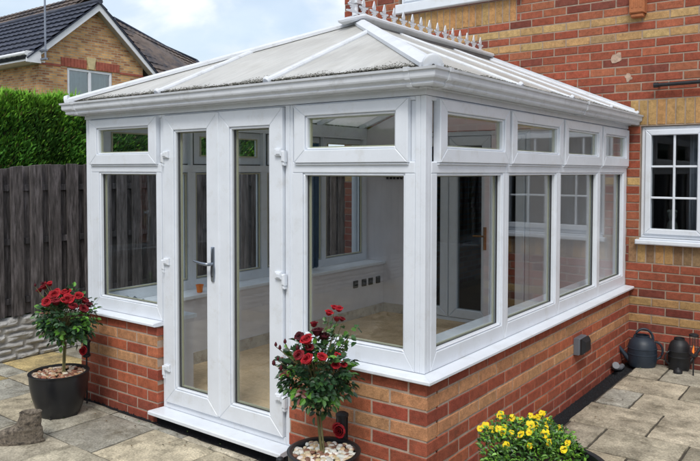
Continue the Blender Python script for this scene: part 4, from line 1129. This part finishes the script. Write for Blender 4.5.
for (x, y) in ((170,72),(80,132),(45,145),(125,178),(75,210),(118,245),(218,98),(290,105),(298,143),(365,108),(395,85),(415,55),(460,113),(530,135),(348,203),(345,232),(203,190),(235,250),(402,265),(450,265),(155,155),(328,140),(265,168),(385,155),(350,80),(250,300),(160,290),(300,310),(100,300),(425,62),(376,97)):
    u, v = 475+x/5.6, 400+y/5.6; lx = (u-540)/232; up = (462-v)/232; dy = 0
    for _ in range(12): dy = (up-.93*(mound(lx,dy)+.012-.395))/.36; dy = max(-.26, min(.24, dy))
    p = off(P3, lx, mound(lx,dy)+.008+max(0,(up-.36*dy-.93*(mound(lx,dy)+.012-.395)))*.9, dy)
    big = (x,y) in ((365,108),(170,72),(460,113),(80,132),(298,143),(348,203))
    viola(p, Vector((.15+U(-.4,.4),-1+U(-.2,.2),.75+U(-.3,.6))), .024 if big else U(.014,.019)).build('flower', M_PETAL, va, loc=p, normals=False)
o = bpy.data.objects

random.seed(31); m = MB()
for _ in range(170):
    q = R()
    if q < .45: x, y_ = U(-3.6,-.9), -.13+random.gauss(0,.10)-.05
    elif q < .75: x, y_ = .2+abs(random.gauss(0,.12)), U(.3,3.3)
    else: x, y_ = U(-3.9,1.6), U(-1.2,-.2)
    if -.04 < y_ and x < .05: continue
    g_ = U(.5,1.3); leafblade(m, Vector((x,y_,.009)), Vector((U(-1,1),U(-1,1),U(0,.25))), Vector((0,0,1)), U(.006,.020), U(.005,.012), random.choice([(.10*g_,.055*g_,.02*g_),(.06*g_,.05*g_,.02*g_),(.16*g_,.09*g_,.03*g_),(.05*g_,.11*g_,.02*g_)]), .3, .1)
stuff(m.build('leaf_litter', M_LEAF, normals=False))
# boot ornament -------------------------------------------------------------
def boot():
    heel = Vector((-2.285,-.705,0)); d = Vector((-.62,-.50,0)).normalized(); d = (RT*-1+BK*-.12).normalized(); s = Vector((-d.y,d.x,0))
    def sect(x, z0, z1, w, n=20):     # sections across, x along the foot
        out = []
        for i in range(n):
            t = 2*PI*i/n; cx = math.cos(t); cz = math.sin(t)
            out.append(heel+d*x+s*(w*abs(cx)**.7*(1 if cx > 0 else -1))+Vector((0,0,(z0+z1)/2+(z1-z0)/2*abs(cz)**.75*(1 if cz > 0 else -1))))
        return out
    m = MB(); n = 24
    # shaft: horizontal rings;  foot blends forward
    rings = []
    def hring(z, xc, lx, w):
        r_ = []
        for i in range(n):
            t = 2*PI*i/n; r_.append(heel+d*(xc+lx*math.cos(t))+s*(w*math.sin(t))+Vector((0,0,z)))
        return r_
    R_ = [(.002,.145,.150,.050),(.018,.145,.155,.054),(.020,.143,.150,.050),(.045,.140,.150,.052),(.070,.125,.130,.050),(.085,.105,.105,.049),(.100,.085,.082,.047),(.120,.072,.068,.047),(.150,.066,.063,.050),(.178,.064,.064,.053),(.186,.064,.067,.056),(.186,.064,.052,.042),(.135,.066,.048,.038)]
    vs = [];
    for k,(z,xc,lx,w) in enumerate(R_):
        rr = hring(z,xc,lx,w)
        for i,p in enumerate(rr):
            q = p+Vector((noise.noise(p*30),noise.noise(p*30+Vector((5,0,0))),noise.noise(p*26+Vector((0,9,0)))))*(.006 if k > 1 else .001)
            if k > 3: q += (p-(heel+d*xc+Vector((0,0,z)))).normalized()*.0045*math.sin(z*170)
            vs.append(q)
    fs = [(k*n+i,k*n+(i+1)%n,(k+1)*n+(i+1)%n,(k+1)*n+i) for k in range(len(R_)-1) for i in range(n)]+[tuple(range(n))[::-1],tuple(range((len(R_)-1)*n,len(R_)*n))]
    m.add(vs, fs)
    root = m.build('boot_ornament', M_BOOT, None, loc=heel, smooth=70)
    sub = root.modifiers.new('s','SUBSURF'); sub.levels = 2; sub.render_levels = 2
    tx = bpy.data.textures.new('boot_creases', 'CLOUDS'); tx.noise_scale = .022; tx.noise_depth = 3
    dm_ = root.modifiers.new('creases','DISPLACE'); dm_.texture = tx; dm_.strength = .0025; dm_.mid_level = .5; dm_.texture_coords = 'LOCAL'
    tag(root, 'weathered brown stone ornament shaped like an ankle boot on the paving', 'boot ornament')
    l = MB()
    for q in range(5):
        z = .088+q*.018; x = .150-q*.012
        if q == 4: z -= .004
        l.tube([heel+d*(x-.018)+s*.043+Vector((0,0,z)), heel+d*(x+.004)+Vector((0,0,z+.016)), heel+d*(x-.018)-s*.043+Vector((0,0,z))], .0032, 6)
    l.build('laces', M_BOOT, root, smooth=60)
    l = MB(); rr = [];
    for (z,k) in ((-.0,1.0),(.012,1.02),(.016,1.0)):
        for i in range(28):
            t = 2*PI*i/28; rr.append(heel+d*(.143+.158*k*math.cos(t))+s*(.056*k*math.sin(t)*(1-.12*math.cos(t+PI)))+Vector((0,0,z)))
    l.add(rr, [(k*28+i,k*28+(i+1)%28,(k+1)*28+(i+1)%28,(k+1)*28+i) for k in range(2) for i in range(28)]+[tuple(range(28))[::-1],tuple(range(56,84))])
    l.build('sole', M_BOOT, root)
boot()

# watering cans --------------------------------------------------------------
def watering_can(label, loc, ang, k=1.0, mat=M_CAN):
    root = thing('watering_can', label, 'watering can', loc)
    c = Vector(loc); f = Vector((math.cos(ang), math.sin(ang), 0)); s = Vector((-f.y,f.x,0)); Z = Vector((0,0,1))
    m = MB(); m.lathe([(.098*k,.004),(.108*k,.0),(.114*k,.02),(.120*k,.06),(.121*k,.10),(.123*k,.102),(.123*k,.110),(.120*k,.112),(.120*k,.15),(.122*k,.152),(.122*k,.158),(.118*k,.160),(.110*k,.195),(.090*k,.225),(.062*k,.243),(.058*k,.246),(.058*k,.262),(.052*k,.262),(.050*k,.235)], c, 40)
    m.build('body', mat, root, smooth=40)
    m = MB(); m.tube([c+f*.105*k+Z*.05*k, c+f*.15*k+Z*.10*k, c+f*.22*k+Z*.19*k, c+f*.29*k+Z*.295*k],[.026*k,.018*k,.013*k,.011*k],12)
    m.tube([c+f*.29*k+Z*.295*k, c+f*.302*k+Z*.302*k, c+f*.310*k+Z*.304*k],[.011*k,.015*k,.016*k],14); m.build('spout', mat, root, smooth=50)
    m = MB(); pts = []
    for i in range(15):
        t = PI*i/14; pts.append(c-f*.01*k+f*.078*k*math.cos(t)+Z*(.225*k+.095*k*math.sin(t)))
    m.tube(pts, .0105*k, 10); m.build('handle', mat, root, smooth=60)
    m = MB(); pts = []
    for i in range(12):
        t = -PI/2+PI*i/11; pts.append(c-f*(.105*k+.062*k*math.cos(t))+Z*(.135*k+.075*k*math.sin(t)))
    m.tube(pts, .0095*k, 10); m.build('rear_handle', mat, root, smooth=60)
watering_can('blue black plastic watering can with domed top in the corner by the house wall', (.200,3.245,0), math.radians(205), .98)
watering_can('smaller black watering can against the house wall, behind the amber garden light', (.475,3.325,0), math.radians(40), .72, M_BLACKM)
m = MB(); m.tube([(.06,3.16,-.01),(.07,3.05,.0),(.05,2.98,.012),(.06,2.93,.03),(.075,2.91,.05)],.022,12); m.tube([(.075,2.91,.05),(.085,2.895,.06)],.029,14)
tag(m.build('drain_pipe_end', surf('grey_pipe_plastic',(.16,.17,.19),.5), None, loc=(.06,3.1,-.01), smooth=50), 'short grey pipe end in the dark gravel by the watering can', 'pipe')
m = MB(); m.lathe([(.012,0),(.034,.004),(.036,.02),(.026,.036),(.014,.042),(.010,.05)],(.50,3.17,0),20)
tag(m.build('sprinkler_rose', M_BLACKM, None, loc=(.50,3.17,0), smooth=50), 'small black sprinkler head lying on the slabs between the cans and light', 'sprinkler head')

# stake lights ---------------------------------------------------------------
def stake_light(label, loc, h0, h1, kind, rad=.027):
    root = thing('garden_light', label, 'garden light', loc); c = Vector(loc); hh = h1-h0
    m = MB(); m.tube([c+Vector((0,0,-.03)), c+Vector((0,0,h0))], .006, 8); m.build('stake', M_BLACKM, root)
    m = MB(); m.lathe([(rad*.75,h0),(rad,h0+.006),(rad,h0+.02),(rad*.9,h0+.022)], c, 18); 
    m.lathe([(rad*.9,h1-.022),(rad*1.08,h1-.020),(rad*1.08,h1-.008),(rad*.7,h1),(.001,h1+.002)], c, 18)
    for i in range(4):
        t = 2*PI*i/4+.4; x, y = rad*.92*math.cos(t), rad*.92*math.sin(t); m.tube([c+Vector((x,y,h0+.015)), c+Vector((x,y,h1-.018))], .0028, 5)
    m.build('lamp_cage', M_BLACKM, root, smooth=40)
    m = MB()
    if kind == 'flame':
        m.lathe([(.001,h0+.024),(rad*.24,h0+.03),(rad*.32,h0+.042),(rad*.20,h0+.062),(rad*.10,h0+.078),(.001,h0+.09)], c, 14); m.build('flame', M_FLAME, root, smooth=180)
        m = MB(); m.lathe([(rad*.8,h0+.02),(rad*.8,h1-.02)], c, 18); m.build('lamp_glass', M_PANE, root, smooth=60)
    else:
        m.lathe([(rad*.82,h0+.02),(rad*.82,h1-.02)], c, 18); m.build('lamp_body', M_BLACKM, root, smooth=60)
        m = MB(); rose_head(m, c+Vector((.004,-rad*.75,(h0+h1)/2-.01)), Vector((.35,-1,.1)), hh*.25, (.5,.02,.03), 4)
        m.build('rose_badge', M_PETAL, root, normals=False)
stake_light('black stake light with a red rose badge, behind the left rose pot against the brick', (-2.70,-.140,0), .33,.455,'rose')
stake_light('black stake light with a red rose badge, between the middle rose pot and wall', (-.405,-.140,0), .265,.415,'rose',.031)
stake_light('black stake light with orange flame standing right at the end of the door sill', (-.795,-.185,0), -.01,.098,'flame',.020)
stake_light('black garden light with amber flame standing beside the smaller watering can', (.615,3.17,0), .16,.345,'flame',.034)

# things on the window boards, curtains -----------------------------------------
m = MB(); m.lathe([(.022,0),(.030,.055),(.033,.055),(.033,.062),(.028,.062),(.024,.01)], (-2.66,.86,.657), 20)
tag(m.build('small_pot', M_ORANGE, None, loc=(-2.66,.86,.657), smooth=45), 'small orange plastic pot on the white inner window board', 'small pot')
random.seed(5); m = MB(); n1, n2 = 16, 9; vs = []
for j in range(n2):
    for i in range(n1):
        x = -2.78+.34*i/(n1-1); y_ = .09+.15*j/(n2-1)
        e = min(1,min(i,n1-1-i)/3)*min(1,min(j,n2-1-j)/2); h = (.035+.05*abs(noise.noise(Vector((x*9,y_*9,2)))))*e+.03*e*abs(noise.noise(Vector((x*30,y_*30,0))))
        vs.append((x+.02*noise.noise(Vector((x*7,y_*7,4))), y_, .658+h))
m.add(vs, [(j*n1+i,j*n1+i+1,(j+1)*n1+i+1,(j+1)*n1+i) for j in range(n2-1) for i in range(n1-1)])
m.add([(v[0],v[1],.657) for v in vs], [(j*n1+i,j*n1+i+1,(j+1)*n1+i+1,(j+1)*n1+i) for j in range(n2-1) for i in range(n1-1)])
tag(m.build('crumpled_cloth', surf('grey_blue_cloth',(.13,.16,.19),.9,namt=.3,nscale=20), None, loc=(-2.6,.16,.657), smooth=80, normals=False), 'crumpled grey blue cloth left on the window board behind the left window', 'cloth')
def curtain(name, label, F, u0, u1, z0, z1, mat, amp=.018, folds=5):
    m = MB(); n = folds*8; vs = []
    for k, z in enumerate((z0, (z0+z1)/2, z1)):
        for i in range(n+1):
            f = i/n; vs.append(F(u0+(u1-u0)*f, amp*math.sin(f*folds*2*PI+.3*k), z))
    m.add(vs, [(k*(n+1)+i,k*(n+1)+i+1,(k+1)*(n+1)+i+1,(k+1)*(n+1)+i) for k in range(2) for i in range(n)])
    o = m.build(name, mat, None, loc=F((u0+u1)/2,0,z0), smooth=80, normals=False); sol = o.modifiers.new('t','SOLIDIFY'); sol.thickness = .002
    return tag(o, label, 'curtain')
curtain('curtain', 'blue curtain hanging inside the far side windows of the conservatory', lambda u,d,z:(-2.78+d,u,z), 2.33,2.52,.67,1.93,M_CURTAINB,.016,4)
curtain('curtain', 'pale curtain drawn to the side behind the kitchen window of the brick house', lambda u,d,z:(u,L+.20+d,z), .47,.60,1.1,2.0,M_CURTAINW,.012,3)
m = MB(); m.lathe([(.030,0),(.045,.02),(.048,.07),(.040,.11),(.026,.135),(.022,.145),(.034,.165),(.038,.19),(.030,.215),(.018,.225),(.016,.235),(.001,.24)], (.335,L+.20,1.082), 24)
m.lathe([(.001,-.02),(.016,-.01),(.018,.005),(.001,.02)], (.310,L+.19,1.30), 12); m.lathe([(.001,-.02),(.016,-.01),(.018,.005),(.001,.02)], (.362,L+.19,1.30), 12)
tag(m.build('figurine', M_CERAM, None, loc=(.335,L+.20,1.082), smooth=60), 'pale seated ceramic figurine standing behind the kitchen window glass', 'figurine')

# ================================================================== WORLD, SUN, CAMERA
w = bpy.data.worlds.new('World'); sc.world = w; w.use_nodes = True
n = w.node_tree; n.nodes.clear()
out = n.nodes.new('ShaderNodeOutputWorld'); bg = n.nodes.new('ShaderNodeBackground'); bg.inputs[1].default_value = .13
SUN_EL, SUN_AZ = 52, 150     # azimuth measured clockwise from +Y
sky = n.nodes.new('ShaderNodeTexSky'); sky.sky_type = 'NISHITA'; sky.sun_disc = False
sky.sun_elevation = math.radians(SUN_EL); sky.sun_rotation = math.radians(SUN_AZ); sky.air_density = 1.2; sky.dust_density = 2.5
tc = n.nodes.new('ShaderNodeTexCoord'); mp = n.nodes.new('ShaderNodeMapping'); mp.inputs['Scale'].default_value = (1,1,2.2); mp.inputs['Location'].default_value = (.3,.1,.15)
n.links.new(tc.outputs['Generated'], mp.inputs[0])
no = N(n, 'ShaderNodeTexNoise', i_Scale=2.6, i_Detail=7.0, i_Roughness=.52, i_Distortion=.3); n.links.new(mp.outputs[0], no.inputs[0])
rc = ramp(n, [(.41,.38),(.55,1.0)], 'EASE'); n.links.new(no.outputs[0], rc.inputs[0])
no2 = N(n, 'ShaderNodeTexNoise', i_Scale=3.4, i_Detail=6.0, i_Roughness=.5); n.links.new(mp.outputs[0], no2.inputs[0])
rd = ramp(n, [(.38,(4.2,4.7,5.5)),(.62,(6.8,6.9,7.1))]); n.links.new(no2.outputs[0], rd.inputs[0])
cl = mix(n, sky.outputs[0], rd.outputs[0], rc.outputs[0])
n.links.new(cl, bg.inputs[0]); n.links.new(bg.outputs[0], out.inputs[0])
sd = bpy.data.lights.new('sun', 'SUN'); sd.energy = 1.5; sd.angle = math.radians(18); sd.color = (1,.965,.91)
so = bpy.data.objects.new('sun', sd); COL.objects.link(so)
az = math.radians(SUN_AZ); el = math.radians(SUN_EL)
dirv = Vector((math.sin(az)*math.cos(el), math.cos(az)*math.cos(el), math.sin(el)))
so.rotation_euler = dirv.to_track_quat('Z', 'Y').to_euler(); so.location = (4,-6,9)

cam = bpy.data.cameras.new('camera'); co = bpy.data.objects.new('camera', cam); COL.objects.link(co); sc.camera = co
f, yaw, pit, rol = 697.77, -.63916, -.033866, .0017353
F_ = Vector((math.sin(yaw)*math.cos(pit), math.cos(yaw)*math.cos(pit), math.sin(pit)))
R_ = Vector((math.cos(yaw), -math.sin(yaw), 0)); U_ = R_.cross(F_)
R2 = R_*math.cos(rol)+U_*math.sin(rol); U2 = -R_*math.sin(rol)+U_*math.cos(rol)
M = Matrix(((R2.x,U2.x,-F_.x,1.76679),(R2.y,U2.y,-F_.y,-2.93422),(R2.z,U2.z,-F_.z,1.64936),(0,0,0,1)))
co.matrix_world = M
cam.sensor_width = 36; cam.sensor_fit = 'HORIZONTAL'; cam.lens = f/700*36; cam.shift_x = -7.317/700; cam.shift_y = -35.68/700
cam.clip_start = .05; cam.clip_end = 1500
sc.view_settings.view_transform = 'Standard'; sc.view_settings.look = 'None'; sc.view_settings.gamma = 1; sc.view_settings.exposure = .48
sc.view_settings.use_curve_mapping = False
sc.cycles.max_bounces = 10; sc.cycles.transparent_max_bounces = 24; sc.cycles.use_denoising = True
sc.cycles.glossy_bounces = 4; sc.cycles.sample_clamp_indirect = 6
